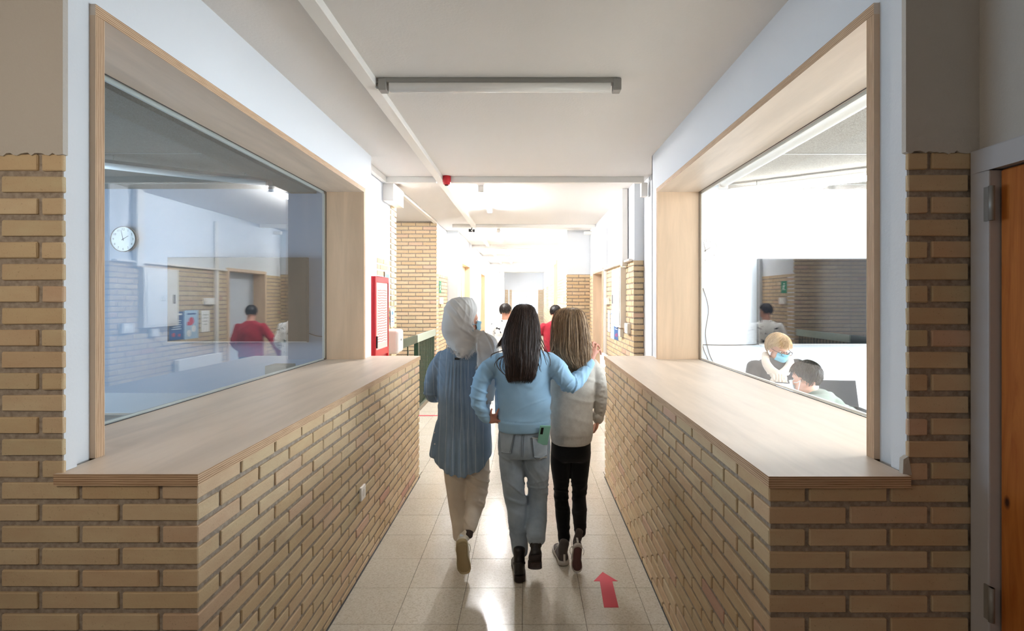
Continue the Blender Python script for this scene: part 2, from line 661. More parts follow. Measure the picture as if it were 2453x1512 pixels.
def brick_face(parent, plane, axis, a0, a1, ztops, first=None, depth=.05, jit=.0015, joined=None):
    """bricks of a face. axis 'x': face looks to -Y at y=plane, bricks along x from a0 to a1.
    axis 'y': face at x=plane; depth sign gives the side the wall body lies on."""
    for k, zt in ztops:
        fl = (first or (lambda k: .111 if k % 2 == 0 else .236))(k)
        for (s, e) in bond(a0, a1, fl):
            p = plane + random.uniform(-jit, jit)
            if axis == 'x': bx = (s, e, p, p + depth)
            else: bx = (min(p, p + depth), max(p, p + depth), s, e)
            if joined is None: brick(*bx, zt - BH / 2, parent)
            else:
                if e - s > .012:
                    joined.box(bx[0], bx[1], bx[2], bx[3], zt - BH, zt)


def courses(k0, k1, top=ZT):
    return [(k, top - PITCH * k) for k in range(k0, k1)]


# ------------------------------------------------------------------ key planes
YF_L, YF_R = 1.606, 1.585          # front brick faces
XL, XR = -1.02, 0.742              # corridor faces of the brick half walls
WL, WR = -1.48, 1.19               # painted wall faces beside the windows
GL, GR = -1.80, 1.545              # glass planes
YE = 4.92                          # far end of the half walls
ZC0, ZC1 = 1.115, 1.151            # counter slab
ZO = 2.652                         # underside of window head board
ZCEIL = 3.05
YN_L, YN_R = 1.752, 1.745          # near jamb boards
YJ = 4.64                          # far jamb front
YB = 6.10                          # back wall of the side rooms
XF_L = -1.62                       # left wall past the counters
XF_R = 1.25

# ------------------------------------------------------------------ floor
mb = MB(); mb.box(-7, 7, -3.2, 26, -.12, -.006)
floor = mb.build('floor', M['joint']); tag(floor, 'pale terrazzo floor of square tiles', kind='structure')
xj = [-.024 + .333 * k for k in range(-5, 5)]
yj = [3.03 + .34 * k for k in range(-7, 21)]
tile_cache = {}
tn = 0
for j in range(len(yj) - 1):
    y0, y1 = yj[j], yj[j + 1]
    for i in range(len(xj) - 1):
        x0, x1 = xj[i], xj[i + 1]
        if y1 < YE + .2:
            lo, hi = XL - .005, XR + .005
        else:
            lo, hi = XF_L, XF_R
        x0, x1 = max(x0, lo), min(x1, hi)
        if x1 - x0 < .02: continue
        g = .0012
        key = round(x1 - x0, 3)
        if key not in tile_cache:
            t = MB(); L = (x1 - x0) / 2 - g; W_ = .17 - g
            t.box(-L, L, -W_, W_, -.02, 0)
            tile_cache[key] = t.mesh('tile'); tile_cache[key].materials.append(M['tile'])
        o = bpy.data.objects.new('tile', tile_cache[key]); COL.objects.link(o)
        o.location = ((x0 + x1) / 2, (y0 + y1) / 2, random.uniform(-.0002, .0002)); o.parent = floor
        tn += 1
mb = MB()
mb.box(-7, 7, -3.2, yj[0], -.02, 0)
mb.box(-1.7, 1.7, yj[-1], 26, -.02, 0)
mb.box(-7, XL - .01, yj[0], YE + .2, -.02, 0); mb.box(XR + .01, 7, yj[0], YE + .2, -.02, 0)
mb.box(-7, XF_L - .002, YE + .2, yj[-1], -.02, 0); mb.box(XF_R + .002, 7, YE + .2, yj[-1], -.02, 0)
link('floor_surface', mb.mesh('floor_surface'), M['floor'], floor)

# ------------------------------------------------------------------ ceiling
mb = MB(); mb.box(-7, 7, -3.2, 26, ZCEIL, ZCEIL + .15)
ceiling = mb.build('ceiling', M['ceil']); tag(ceiling, 'white painted ceiling of the corridor', kind='structure')


def wall(name, mb, mat, label=None):
    o = mb.build(name, mat); tag(o, label, kind='structure'); return o


# painted walls beside the two windows
def side_wall(name, W, G, YN, sgn):
    m = MB()
    a, b = W, G - sgn * 0
    lo, hi = min(W, G + (-.02 if sgn < 0 else .02)), max(W, G + (-.02 if sgn < 0 else .02))
    m.box(lo, hi, 1.66, YN, ZC1 - .06, ZCEIL)               # near pier
    m.box(*sorted((W - sgn * (.018 if sgn > 0 else .033), G)), 1.618 if sgn < 0 else 1.597, 1.665, ZC1 + .0005, ZCEIL)
    m.box(lo, hi, YN, YJ + .04, ZO + .04, ZCEIL)            # over the window
    m.box(lo, hi, YJ + .04, YE, ZC1 - .001 - .04, ZCEIL)    # far pier
    return wall(name, m, M['white'])


wl = side_wall('wall_left', WL, GL, YN_L, -1); tag(wl, 'white painted left wall around the window')
wr = side_wall('wall_right', WR, GR, YN_R, 1); tag(wr, 'white painted right wall around the window')


# brick half walls with counters
def half_wall(name, X, G, YF, sgn, out_front, pillar_edge, label):
    m = MB()
    r = .008
    lo, hi = sorted((X + sgn * r, G + sgn * .02))
    m.box(lo, hi, YF + .046, YE - r, 0, ZC0)
    root = wall(name, m, M['mortar'], label)
    cs = courses(0, 17)
    # corner bricks and corridor face
    for k, zt in cs:
        z = zt - BH / 2
        fx, sy = (.111, .236) if k % 2 == 0 else (.236, .111)
        zl = zt - BH
        if zl < -.02: continue
        x0, x1 = sorted((X, X + sgn * fx))
        brick(x0, x1, YF, YF + sy, z, root)
        for s, e in bond(YF + sy + .014, YE, .236):
            p = X + random.uniform(-.0018, .0012) * 1
            a, b = sorted((p, p + sgn * .05))
            brick(a, b, s, e, z, root)
    # far end closing bricks
    for k, zt in cs:
        for s, e in bond(X + sgn * .06, G, .236 if k % 2 else .111):
            brick(s, e, YE - .05, YE, zt - BH / 2, root)
    return root


hl = half_wall('wall_left_counter', XL, GL, YF_L, -1, -1.72, -1.44, 'tan brick half wall under the left counter')
hr = half_wall('wall_right_counter', XR, GR, YF_R, 1, 1.383, 1.165, 'tan brick half wall under the right counter')


def front_wall(name, X, YF, sgn, x_out, pe, pl_edge, label):
    """brick face towards the viewer beside the half wall, brick pier above it and rough plaster on top"""
    m = MB()
    lo, hi = sorted((X + sgn * .008, x_out))
    m.box(lo, hi, YF + .008, YF + .046, 0, ZC0)
    lo, hi = sorted((pe + sgn * .008, x_out))
    m.box(lo, hi, YF + .008, 1.64, ZC0, ZCEIL)
    root = wall(name, m, M['mortar'], label)
    for k, zt in courses(0, 17):
        fx = .111 if k % 2 == 0 else .236
        a = X + sgn * (fx + .014)
        for s, e in bond(a, x_out, .236): brick(s, e, YF, YF + .05, zt - BH / 2, root)
    for k, zt in courses(-15, 0):
        fx = .111 if k % 2 == 0 else .236
        a = X + sgn * (fx + .014)
        for s, e in bond(a, x_out, .236):
            if sgn < 0: e = min(e, pe)
            else: s = max(s, pe)
            if e - s > .015: brick(s, e, YF + random.uniform(-.001, .001), YF + .014, zt - BH / 2, root)
    # plaster above with a ragged lower edge
    p = MB()
    lo, hi = sorted((pl_edge, x_out))
    n = 26
    xs = [lo + (hi - lo) * i / n for i in range(n + 1)]
    zb = [2.139 + random.uniform(-.006, .006) for _ in xs]
    vs = []
    for x, z in zip(xs, zb): vs += [(x, YF - .004, z), (x, YF + .014, z), (x, YF - .004, ZCEIL), (x, YF + .014, ZCEIL)]
    fs = []
    for i in range(n):
        a = i * 4; b = a + 4
        fs += [(a, b, b + 2, a + 2), (a + 1, a, a, a + 1)[:0] or (a, a + 1, b + 1, b), (a + 1, a + 3, b + 3, b + 1)]
    fs += [(0, 2, 3, 1), (n * 4, n * 4 + 1, n * 4 + 3, n * 4 + 2)]
    p.add(vs, fs)
    p.build('plaster', M['grey_pl'], root)
    return root


fl = front_wall('wall_front_left', XL, YF_L, -1, -1.72, -1.44, -1.436, 'tan brick pier with rough plaster above on the left')
fr = front_wall('wall_front_right', XR, YF_R, 1, 1.383, 1.168, 1.158, 'tan brick pier with rough plaster above on the right')
# a little spilled plaster at the foot of the right pier
mb = MB(); mb.add([(1.150, 1.583, 1.155), (1.178, 1.583, 1.152), (1.166, 1.581, 1.21), (1.152, 1.583, 1.20), (1.150, 1.60, 1.155), (1.178, 1.60, 1.152), (1.166, 1.60, 1.21), (1.152, 1.60, 1.20)],
                  [(0, 1, 2, 3), (1, 5, 6, 2), (0, 3, 7, 4), (3, 2, 6, 7)])
mb.build('plaster_chip', M['grey_pl'], fr)

# near side walls (right one holds the pine door)
m = MB(); m.box(1.383, 1.55, -3.2, 1.584, 2.14, ZCEIL); m.box(1.383, 1.55, -3.2, .55, 0, 2.14)
m.box(1.50, 1.60, .5, 1.6, 0, 2.15)
near_r = wall('wall_right_near', m, M['grey_pl'], 'grey plastered wall above the pine door')
m = MB(); m.box(-1.9, -1.72, -3.2, 1.62, 0, ZCEIL)
wall('wall_left_near', m, M['grey_pl'], 'grey plastered wall beside the left brick pier')
m = MB(); m.box(-1.9, 1.6, -3.3, -3.15, 0, ZCEIL)
wall('wall_back', m, M['white'], 'painted wall behind the viewpoint')

# door_1: white frame, pine boards, two hinges
m = MB()
m.box(1.355, 1.50, 1.518, 1.583, 0, 2.07); m.box(1.355, 1.50, .55, 1.583, 2.07, 2.14); m.box(1.355, 1.5, .55, .62, 0, 2.07)
d1 = m.build('door_1', plain('white_door_frame_paint', C(190, 188, 190), .5, .4), bevel=.004)
tag(d1, 'white framed pine board door beside the right brick pier', kind='structure')
pine = Mat('orange_pine', rough=.4, spec=.4)
g = pine.geo((6, 6, .5)); n1 = pine.noise(g, 5, 6, .6, 1.2)
vo = pine.n('ShaderNodeTexVoronoi'); vo.inputs['Scale'].default_value = 2.3; pine.l(pine.geo((2, 2, 1)), vo.inputs['Vector'])
kn = pine.ramp(vo.outputs['Distance'], [(.02, (1, 1, 1, 1)), (.055, (0, 0, 0, 1))])
pine.col(pine.mix(kn, pine.ramp(n1, [(.3, C(170, 92, 34)), (.7, C(206, 128, 58))]), C(70, 34, 16)))
for i in range(9):
    b = MB(); y1 = 1.514 - i * .1; b.box(1.385, 1.42, y1 - .098, y1, .01, 2.068)
    b.build('board', pine.m, d1, bevel=.004, seg=1)
for z in (1.97, .80):
    b = MB(); b.tube([(1.352, 1.506, z - .05), (1.352, 1.506, z + .05)], .008, 10)
    b.box(1.35, 1.357, 1.50, 1.53, z - .05, z + .05)
    b.build('hinge', M['grey_met'], d1)

# ------------------------------------------------------------------ counters
def counter(name, X, G, W, YN, YF, sgn, label):
    f = lambda *p: [(a, b) for a, b in p]
    t = -sgn
    # L-shaped slab: into the window opening, tab in front of it
    xo = X + t * .007
    poly = [(xo, YF - .012), (W - sgn * .022, YF - .012), (W - sgn * .020, YN + .03), (G + sgn * .001, YN + .03), (G + sgn * .001, YJ + .02), (W, YJ + .02), (W + sgn * .1, YE + .01), (xo, YE + .01)]
    if sgn < 0: poly = poly[::-1]
    m = MB()
    n = len(poly)
    m.prism(poly, ZC0, ZC1, 1, None, 0)
    me = m.mesh(name)
    for p in me.polygons:
        nn = p.normal
        if abs(nn.y) > .7: p.material_index = 2
    o = link(name, me, [M['birch'], M['ply_z'], M['ply_z']])
    tag(o, label, 'counter')
    return o


counter('counter_top', XL, GL, WL, YN_L, YF_L, -1, 'birch plywood counter top on the left brick half wall')
counter('counter_top', XR, GR, WR, YN_R, YF_R, 1, 'birch plywood counter top on the right brick half wall')


# ------------------------------------------------------------------ windows: plywood boxes with one large pane
def window(name, W, G, YN, sgn, glass, label):
    root = empty(name, (W, (YN + YJ) / 2, ZC1)); tag(root, label, kind='structure')
    sh = (W, (YN + YJ) / 2, ZC1)
    t = .038; pr = -sgn * .020
    xi, xg = W + pr, G + sgn * .03
    def board(nm, b, edge, face):
        m = MB(); m.box(*b, 0)
        me = m.mesh(nm, sh)
        for p in me.polygons:
            if abs(p.normal.x) > .7: p.material_index = 1
        return link(nm, me, [face, edge], root)
    board('jamb_board', (xi, xg, YN, YN + t, ZC1, ZO), M['ply_y'], M['birch_v'])
    board('jamb_board', (xi, xg, YJ, YJ + t, ZC1, ZO), M['ply_y'], M['birch_v'])
    board('head_board', (xi, xg, YN, YJ + t, ZO, ZO + t), M['ply_z'], M['birch'])
    m = MB(); m.box(G, G + sgn * .010, YN + t, YJ, ZC1 - .01, ZO)
    p = m.build('glass_pane', glass, root, shift=sh)
    # glazing beads behind the glass
    m = MB(); a = G + sgn * .012; b = G + sgn * .026
    m.box(a, b, YN + t, YJ, ZC1, ZC1 + .012); m.box(a, b, YJ - .02, YJ, ZC1, ZO); m.box(a, b, YN + t, YN + t + .02, ZC1, ZO); m.box(a, b, YN + t, YJ, ZO - .02, ZO)
    m.build('glazing_bead', M['trunk_g'], root, shift=sh)
    # thin dark seal line along the glass edge
    m = MB(); a = G - sgn * .003; b = G
    for bx in ((YN + t, YJ, ZC1, ZC1 + .003), (YJ - .003, YJ, ZC1, ZO), (YN + t, YJ, ZO - .003, ZO)): m.box(a, b, *bx)
    m.build('seal', M['dark'], root, shift=sh)
    return root


window('window_1', WL, GL, YN_L, -1, M['glass_l'], 'interior window in a plywood box on the left')
window('window_2', WR, GR, YN_R, 1, M['glass_r'], 'interior window in a plywood box on the right')

# ------------------------------------------------------------------ left side room (unlit)
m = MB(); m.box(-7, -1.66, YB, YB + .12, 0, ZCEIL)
wall('wall_left_room_back', m, M['room_l'], 'white back wall of the unlit room, tinted with its dim blue light')
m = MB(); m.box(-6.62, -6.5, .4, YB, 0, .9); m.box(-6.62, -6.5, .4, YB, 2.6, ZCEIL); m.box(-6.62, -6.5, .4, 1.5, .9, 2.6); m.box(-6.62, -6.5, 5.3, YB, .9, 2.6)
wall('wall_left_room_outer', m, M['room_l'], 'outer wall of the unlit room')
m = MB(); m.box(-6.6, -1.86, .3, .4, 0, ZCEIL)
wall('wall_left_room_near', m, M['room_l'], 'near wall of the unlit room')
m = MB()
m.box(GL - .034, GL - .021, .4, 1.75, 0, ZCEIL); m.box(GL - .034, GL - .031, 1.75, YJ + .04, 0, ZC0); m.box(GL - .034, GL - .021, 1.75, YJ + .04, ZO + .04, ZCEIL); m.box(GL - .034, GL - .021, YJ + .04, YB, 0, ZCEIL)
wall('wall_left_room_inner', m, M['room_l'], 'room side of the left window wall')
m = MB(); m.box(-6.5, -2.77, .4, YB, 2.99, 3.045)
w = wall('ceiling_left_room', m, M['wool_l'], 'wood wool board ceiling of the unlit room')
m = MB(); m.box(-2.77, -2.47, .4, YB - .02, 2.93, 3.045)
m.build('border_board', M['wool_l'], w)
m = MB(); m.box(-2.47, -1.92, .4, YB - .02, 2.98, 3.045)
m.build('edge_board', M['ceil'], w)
# joint strips across the boards
m = MB()
for y in (2.2, 3.4, 4.6, 5.8): m.box(-6.5, -2.77, y, y + .012, 2.985, 2.992)
m.build('joint_strip', M['grey_met'], w)

# ------------------------------------------------------------------ right side room (lit)
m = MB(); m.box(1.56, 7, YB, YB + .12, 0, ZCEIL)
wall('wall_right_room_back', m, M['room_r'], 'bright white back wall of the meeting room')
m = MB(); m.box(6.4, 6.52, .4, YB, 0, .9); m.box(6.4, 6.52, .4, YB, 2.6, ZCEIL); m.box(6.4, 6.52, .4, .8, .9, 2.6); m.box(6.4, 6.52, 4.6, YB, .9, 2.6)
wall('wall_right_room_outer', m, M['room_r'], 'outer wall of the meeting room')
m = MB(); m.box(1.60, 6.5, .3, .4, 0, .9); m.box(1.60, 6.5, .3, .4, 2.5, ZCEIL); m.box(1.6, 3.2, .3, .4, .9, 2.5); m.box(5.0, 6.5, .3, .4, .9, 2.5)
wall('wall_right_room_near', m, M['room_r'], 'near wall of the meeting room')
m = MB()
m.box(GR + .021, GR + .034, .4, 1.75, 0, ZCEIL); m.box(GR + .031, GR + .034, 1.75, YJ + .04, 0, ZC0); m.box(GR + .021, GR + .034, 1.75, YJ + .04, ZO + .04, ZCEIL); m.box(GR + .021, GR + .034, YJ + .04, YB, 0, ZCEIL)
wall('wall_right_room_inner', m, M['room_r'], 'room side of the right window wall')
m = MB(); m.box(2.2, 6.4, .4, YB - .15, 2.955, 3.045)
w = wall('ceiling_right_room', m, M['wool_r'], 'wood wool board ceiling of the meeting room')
m = MB()
for y in (2.1, 3.3, 4.5, 5.7): m.box(2.2, 6.4, y, y + .010, 2.951, 2.957)
m.build('joint_strip', M['grey_met'], w)
w3 = empty('window_3', (4.1, .35, 1.7)); tag(w3, 'meeting room window', kind='structure')
m = MB()
for b in ((3.2, 3.26), (4.07, 4.13), (4.94, 5.0)): m.box(b[0], b[1], .322, .378, .9, 2.5)
for b in ((.9, .96), (2.44, 2.5), (2.0, 2.05)): m.box(3.2, 5.0, .32, .38, b[0], b[1])
m.build('window_frame', M['trunk'], w3, shift=(4.1, .35, 1.7))

for nm, xx_, y0_, y1_, lb in (('window_4', 6.46, .8, 4.6, 'outer window of the meeting room'), ('window_5', -6.56, 1.5, 5.3, 'outer window of the unlit room')):
    m = MB()
    for k_ in range(5):
        y_ = y0_ + (y1_ - y0_) * k_ / 4; m.box(xx_ - .03, xx_ + .03, y_ - .03, y_ + .03, .96, 2.54)
    for z_ in (.93, 2.57): m.box(xx_ - .032, xx_ + .032, y0_ - .03, y1_ + .03, z_ - .03, z_ + .03)
    m.box(xx_ - .026, xx_ + .026, y0_, y1_, 2.05, 2.09)
    tag(m.build(nm, M['trunk']), lb, kind='structure')

# ------------------------------------------------------------------ walls past the counters
m = MB(); m.box(-1.86, XF_L, YE, 6.34, 0, ZCEIL)
wfl = wall('wall_left_far', m, M['white'], 'white wall carrying the red hose cabinet')
j = MB(); brick_face(None, XF_L + .004, 'y', 5.6, 6.33, courses(-15, 17), joined=j, depth=-.03)
o = j.build('brickwork', M['brick_i'], wfl); o['kind'] = 'stuff'
# narrow brick pilaster at the stair opening, full height
j = MB(); brick_face(None, 6.335, 'x', -1.86, XF_L + .01, courses(-28, 17), joined=j, depth=.05)
brick_face(None, XF_L + .012, 'y', 6.14, 6.385, courses(-28, 17), joined=j, depth=-.03)
o = j.build('brickwork', M['brick_i'], wfl); o['kind'] = 'stuff'

m = MB(); m.box(1.36, 1.55, YE, 6.02, 0, ZCEIL)
wall('wall_right_recess', m, M['white'], 'white recessed wall beyond the right counter')
m = MB(); m.box(WR, 1.5, YE - .02, YE, 0, ZCEIL)
m.box(XF_R, 1.6, 6.02, 8.40, 0, ZCEIL); m.box(XF_R, 1.6, 9.56, 10.2, 0, ZCEIL); m.box(XF_R, 1.6, 8.40, 9.56, 2.2, ZCEIL)
wrf = wall('wall_right_far', m, M['white'], 'right corridor wall of white plaster over tan brick')
b = MB(); b.box(XF_R - .001, 1.48, 6.014, 6.03, 0, 2.139); b.build('mortar_bed', M['mortar'], wrf)
b = MB(); b.box(XF_R - .005, XF_R + .02, 6.02, 8.36, 0, 2.139); b.box(XF_R - .005, XF_R + .02, 9.6, 10.2, 0, 2.139); b.build('mortar_bed', M['mortar'], wrf)
for k, zt in courses(-15, 17):
    fx, sy = (.111, .236) if k % 2 else (.236, .111)
    z = zt - BH / 2
    brick(XF_R - .012, XF_R - .012 + fx, 6.0, 6.0 + sy, z, wrf)
    for s, e in bond(XF_R - .012 + fx + .014, 1.44, .236): brick(s, e, 6.0, 6.03, z, wrf)
j = MB()
for k, zt in courses(-15, 17):
    sy = .111 if k % 2 == 0 else .236
    sy = .236 if k % 2 == 0 else .111
    sy = .111 if k % 2 else .236
    sy = (.236 if k % 2 else .111) if False else (.111 if (k % 2 == 0) else .236)
    for s, e in bond(6.0 + sy + .014, 8.36, .236) + bond(9.6, 10.2, sy):
        j.box(XF_R - .012 + random.uniform(-.001, .001), XF_R + .01, s, e, zt - BH, zt)
o = j.build('brickwork', M['brick_i'], wrf); o['kind'] = 'stuff'
# door_2: plywood lined opening in the right wall
m = MB(); m.box(XF_R - .03, 1.47, 8.36, 8.41, 0, 2.15); m.box(XF_R - .03, 1.47, 9.55, 9.60, 0, 2.15); m.box(XF_R - .03, 1.47, 8.36, 9.60, 2.15, 2.20)
d2 = m.build('door_2', M['birch_v']); tag(d2, 'plywood lined doorway in the right corridor wall', kind='structure')
m = MB(); m.box(1.44, 1.475, 8.41, 9.55, .01, 2.15); m.build('door_leaf', plain('pale_grey_door', C(196, 202, 210), .5), d2)
m = MB(); m.tube([(1.40, 9.40, 1.02), (1.40, 9.28, 1.02)], .010, 8); m.tube([(1.44, 9.40, 1.02), (1.40, 9.40, 1.02)], .008, 8); m.build('handle', M['grey_met'], d2)

# left brick wall facing the viewer (stair well) and narrowing corridor
m = MB(); m.box(-4, -1.585, 9.05, 9.3, 0, ZCEIL); m.box(-1.9, -1.59, 9.2, 10.3, 0, ZCEIL); m.box(-1.9, -1.37, 10.3, 10.5, 0, ZCEIL)
m.box(-1.6, -1.37, 10.5, 10.75, 0, ZCEIL); m.box(-1.6, -1.37, 12.35, 15.2, 0, ZCEIL); m.box(-1.6, -1.37, 16.7, 19.5, 0, ZCEIL); m.box(-1.6, -1.37, 10.7, 12.4, 2.5, ZCEIL); m.box(-1.6, -1.37, 15.1, 16.8, 2.5, ZCEIL)
m.box(-1.6, -1.04, 19.5, 25, 0, ZCEIL)
wls = wall('wall_left_stair', m, M['white'], 'left corridor wall with a tan brick end by the stairs')
b = MB(); b.box(-4, -1.583, 9.049, 9.06, 0, ZCEIL); b.build('mortar_bed', M['mortar'], wls)
for k, zt in courses(-28, 17):
    fx = .236 if k % 2 else .111
    for s, e in bond(-1.575, -2.55, fx): brick(s, e, 9.036, 9.08, zt - BH / 2, wls)
b = MB(); b.box(-1.6, -1.586, 9.05, 10.3, 0, 2.139); b.build('mortar_bed', M['mortar'], wls)
j = MB()
for k, zt in courses(-15, 17):
    for s, e in bond(9.09, 10.29, .236 if k % 2 == 0 else .111): j.box(-1.6, -1.578, s, e, zt - BH, zt)
for k, zt in courses(-28, 17):
    for s, e in bond(-2.57, -3.9, .236 if k % 2 else .111): j.box(s, e, 9.036, 9.07, zt - BH, zt)
o = j.build('brickwork', M['brick_i'], wls); o['kind'] = 'stuff'
m = MB(); m.box(-4.1, -4, 6.2, 9.3, 0, ZCEIL)
wall('wall_stair_outer', m, M['white'], 'outer wall of the stair well')
m = MB(); m.box(-4, -1.86, YB + .12, YB + .2, 0, ZCEIL)
wall('wall_stair_near', m, M['white'], 'stair side of the room wall')

# doors on the far left
for n_, (y0, y1) in enumerate(((10.75, 12.35), (15.2, 16.7))):
    m = MB(); m.box(-1.5, -1.35, y0, y0 + .07, 0, 2.44); m.box(-1.5, -1.35, y1 - .07, y1, 0, 2.44); m.box(-1.5, -1.35, y0, y1, 2.44, 2.5)
    d = m.build('door_%d' % (3 + n_), M['birch_v']); tag(d, 'pale wood door far along the left corridor wall', kind='structure')
    m = MB(); m.box(-1.5, -1.46, y0 + .07, y1 - .07, 0, 2.44); m.build('door_leaf', birch('door_birch', (232, 210, 176), (1, 1, .12)), d)

# right jog and far right wall
m = MB(); m.box(.79, 1.6, 10.21, 10.45, 0, ZCEIL); m.box(.79, 1.2, 10.45, 13.4, 0, ZCEIL); m.box(.79, 1.2, 14.6, 25, 0, ZCEIL); m.box(.79, 1.2, 13.4, 14.6, 2.7, ZCEIL)
wrj = wall('wall_right_narrow', m, M['white'], 'right wall where the corridor narrows, brick below and white above')
b = MB(); b.box(.790, 1.3, 10.208, 10.23, 0, 2.18); b.build('mortar_bed', M['mortar'], wrj)
for k, zt in courses(-15, 17, ZT + .03):
    fx, sy = (.236, .111) if k % 2 else (.111, .236)
    brick(.778, .778 + fx, 10.195, 10.195 + sy, zt - BH / 2, wrj)
    for s, e in bond(.778 + fx + .014, XF_R, .236): brick(s, e, 10.195, 10.22, zt - BH / 2, wrj)
j = MB()
for k, zt in courses(-15, 17, ZT + .03):
    sy = .111 if k % 2 else .236
    for s, e in bond(10.195 + sy + .014, 13.3, .236): j.box(.778, .80, s, e, zt - BH, zt)
    for s, e in bond(14.7, 24.5, sy): j.box(.778, .80, s, e, zt - BH, zt)
o = j.build('brickwork', M['brick_i'], wrj); o['kind'] = 'stuff'
m = MB(); m.box(.76, .95, 13.4, 13.47, 0, 2.64); m.box(.76, .95, 14.53, 14.6, 0, 2.64); m.box(.76, .95, 13.4, 14.6, 2.64, 2.7)
d = m.build('door_5', M['birch_v']); tag(d, 'pale wood doorway far along the right corridor wall', kind='structure')
m = MB(); m.box(.90, .94, 13.47, 14.53, 0, 2.64); m.build('door_leaf', plain('cream_door', C(232, 222, 206), .5), d)

# far end: beams, lintel wall and glazed doors
m = MB(); m.box(-1.4, .8, 12.9, 13.15, 2.96, ZCEIL); m.box(-1.4, .8, 16.0, 16.2, 2.93, ZCEIL); m.box(-1.4, .8, 19.4, 19.9, 2.72, ZCEIL)
tag(m.build('ceiling_beam', M['ceil']), 'white cross beams of the far ceiling', kind='structure')
m = MB(); m.box(-1.1, .8, 24.8, 25.0, 2.1, ZCEIL); m.box(-1.1, -.75, 24.8, 25, 0, 2.1); m.box(.55, .8, 24.8, 25, 0, 2.1)
we = wall('wall_end', m, M['white'], 'end wall of the corridor above the glazed doors')
j = MB()
for k, zt in courses(-15, 17):
    for a, b in ((-1.08, -.9), (-.82, -.72), (.55, .78)):
        for s, e in bond(a, b, .236 if k % 2 else .111): j.box(s, e, 24.76, 24.8, zt - BH, zt)
o = j.build('brickwork', M['brick_i'], we); o['kind'] = 'stuff'
d = empty('door_6', (-.1, 24.85, 0)); tag(d, 'glazed double door at the far end of the corridor', kind='structure')
sh = (-.1, 24.85, 0)
m = MB()
for x in (-.72, -.36, .0, .36, .53): m.box(x - .02, x + .02, 24.802, 24.858, .1, 2.04)
m.box(-.74, .55, 24.8, 24.86, 2.04, 2.1); m.box(-.74, .55, 24.8, 24.86, .0, .1)
m.build('door_frame', M['trunk'], d, shift=sh)
m = MB(); m.box(-.72, .53, 24.82, 24.83, .1, 2.04); m.build('glass_pane', M['glass_far'], d, shift=sh)
m = MB(); m.tube([(.03, 24.76, .9), (.03, 24.76, 1.3)], .015, 8); m.build('handle', M['black'], d, shift=sh)
# courtyard beyond the doors
m = MB(); m.box(-6, 6, 26, 60, -.2, -.05)
tag(m.build('courtyard_ground', plain('courtyard_paving', C(180, 186, 190), .9)), 'pale courtyard paving beyond the doors', kind='structure')

# baseboards: thin dark line at the foot of the half walls
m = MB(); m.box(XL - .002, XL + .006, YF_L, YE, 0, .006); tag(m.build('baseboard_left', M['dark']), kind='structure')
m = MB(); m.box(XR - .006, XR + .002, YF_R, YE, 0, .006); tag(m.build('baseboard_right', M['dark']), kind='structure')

# ------------------------------------------------------------------ trunking
def trunking(boxes, label, group=None, mat='trunk', name='cable_trunking', bevel=.003):
    m = MB()
    for b in boxes: m.box(*b)
    o = m.build(name, M[mat], bevel=bevel, seg=1); tag(o, label, 'cable duct', group); return o


trunking([(-1.005, -.925, .5, 19.4, 3.000, 3.05)], 'long white cable duct running along the corridor ceiling')
trunking([(-1.58, -1.005, 5.74, 5.80, 2.985, 3.05), (-.925, 1.30, 5.74, 5.80, 2.985, 3.05), (1.27, 1.34, 5.735, 5.805, 2.83, 2.984)], 'white cable duct crossing the ceiling with an elbow above the right brick pier')
trunking([(-1.35, -1.005, 9.38, 9.44, 2.99, 3.05), (-.925, 1.24, 9.38, 9.44, 2.99, 3.05)], 'white cable duct crossing the ceiling beyond the siren')
trunking([(-1.625, -1.565, 6.24, 9.03, 3.01, 3.05)], 'thin white duct along the ceiling edge above the stair railing')
trunking([(-1.61, -1.56, 4.93, 5.74, 2.99, 3.05)], 'short white duct above the red hose cabinet')
trunking([(-1.62, -1.50, 5.82, 6.30, 2.80, 3.00)], 'white junction box high on the wall above the hose cabinet', name='junction_box')
trunking([(1.17, 1.238, 6.35, 6.47, 2.10, 3.05)], 'white vertical duct dropping to the electrical cabinet')
trunking([(1.195, 1.238, 8.02, 8.07, .1, 2.9)], 'slim white vertical pipe beside the plywood lined doorway')
trunking([(1.10, 1.238, 9.9, 9.95, 2.93, 2.99)], 'small white duct stub by the far right ceiling')
trunking([(1.19, 1.238, 6.05, 8.3, 2.141, 2.165)], 'thin white ledge along the top of the right brickwork')

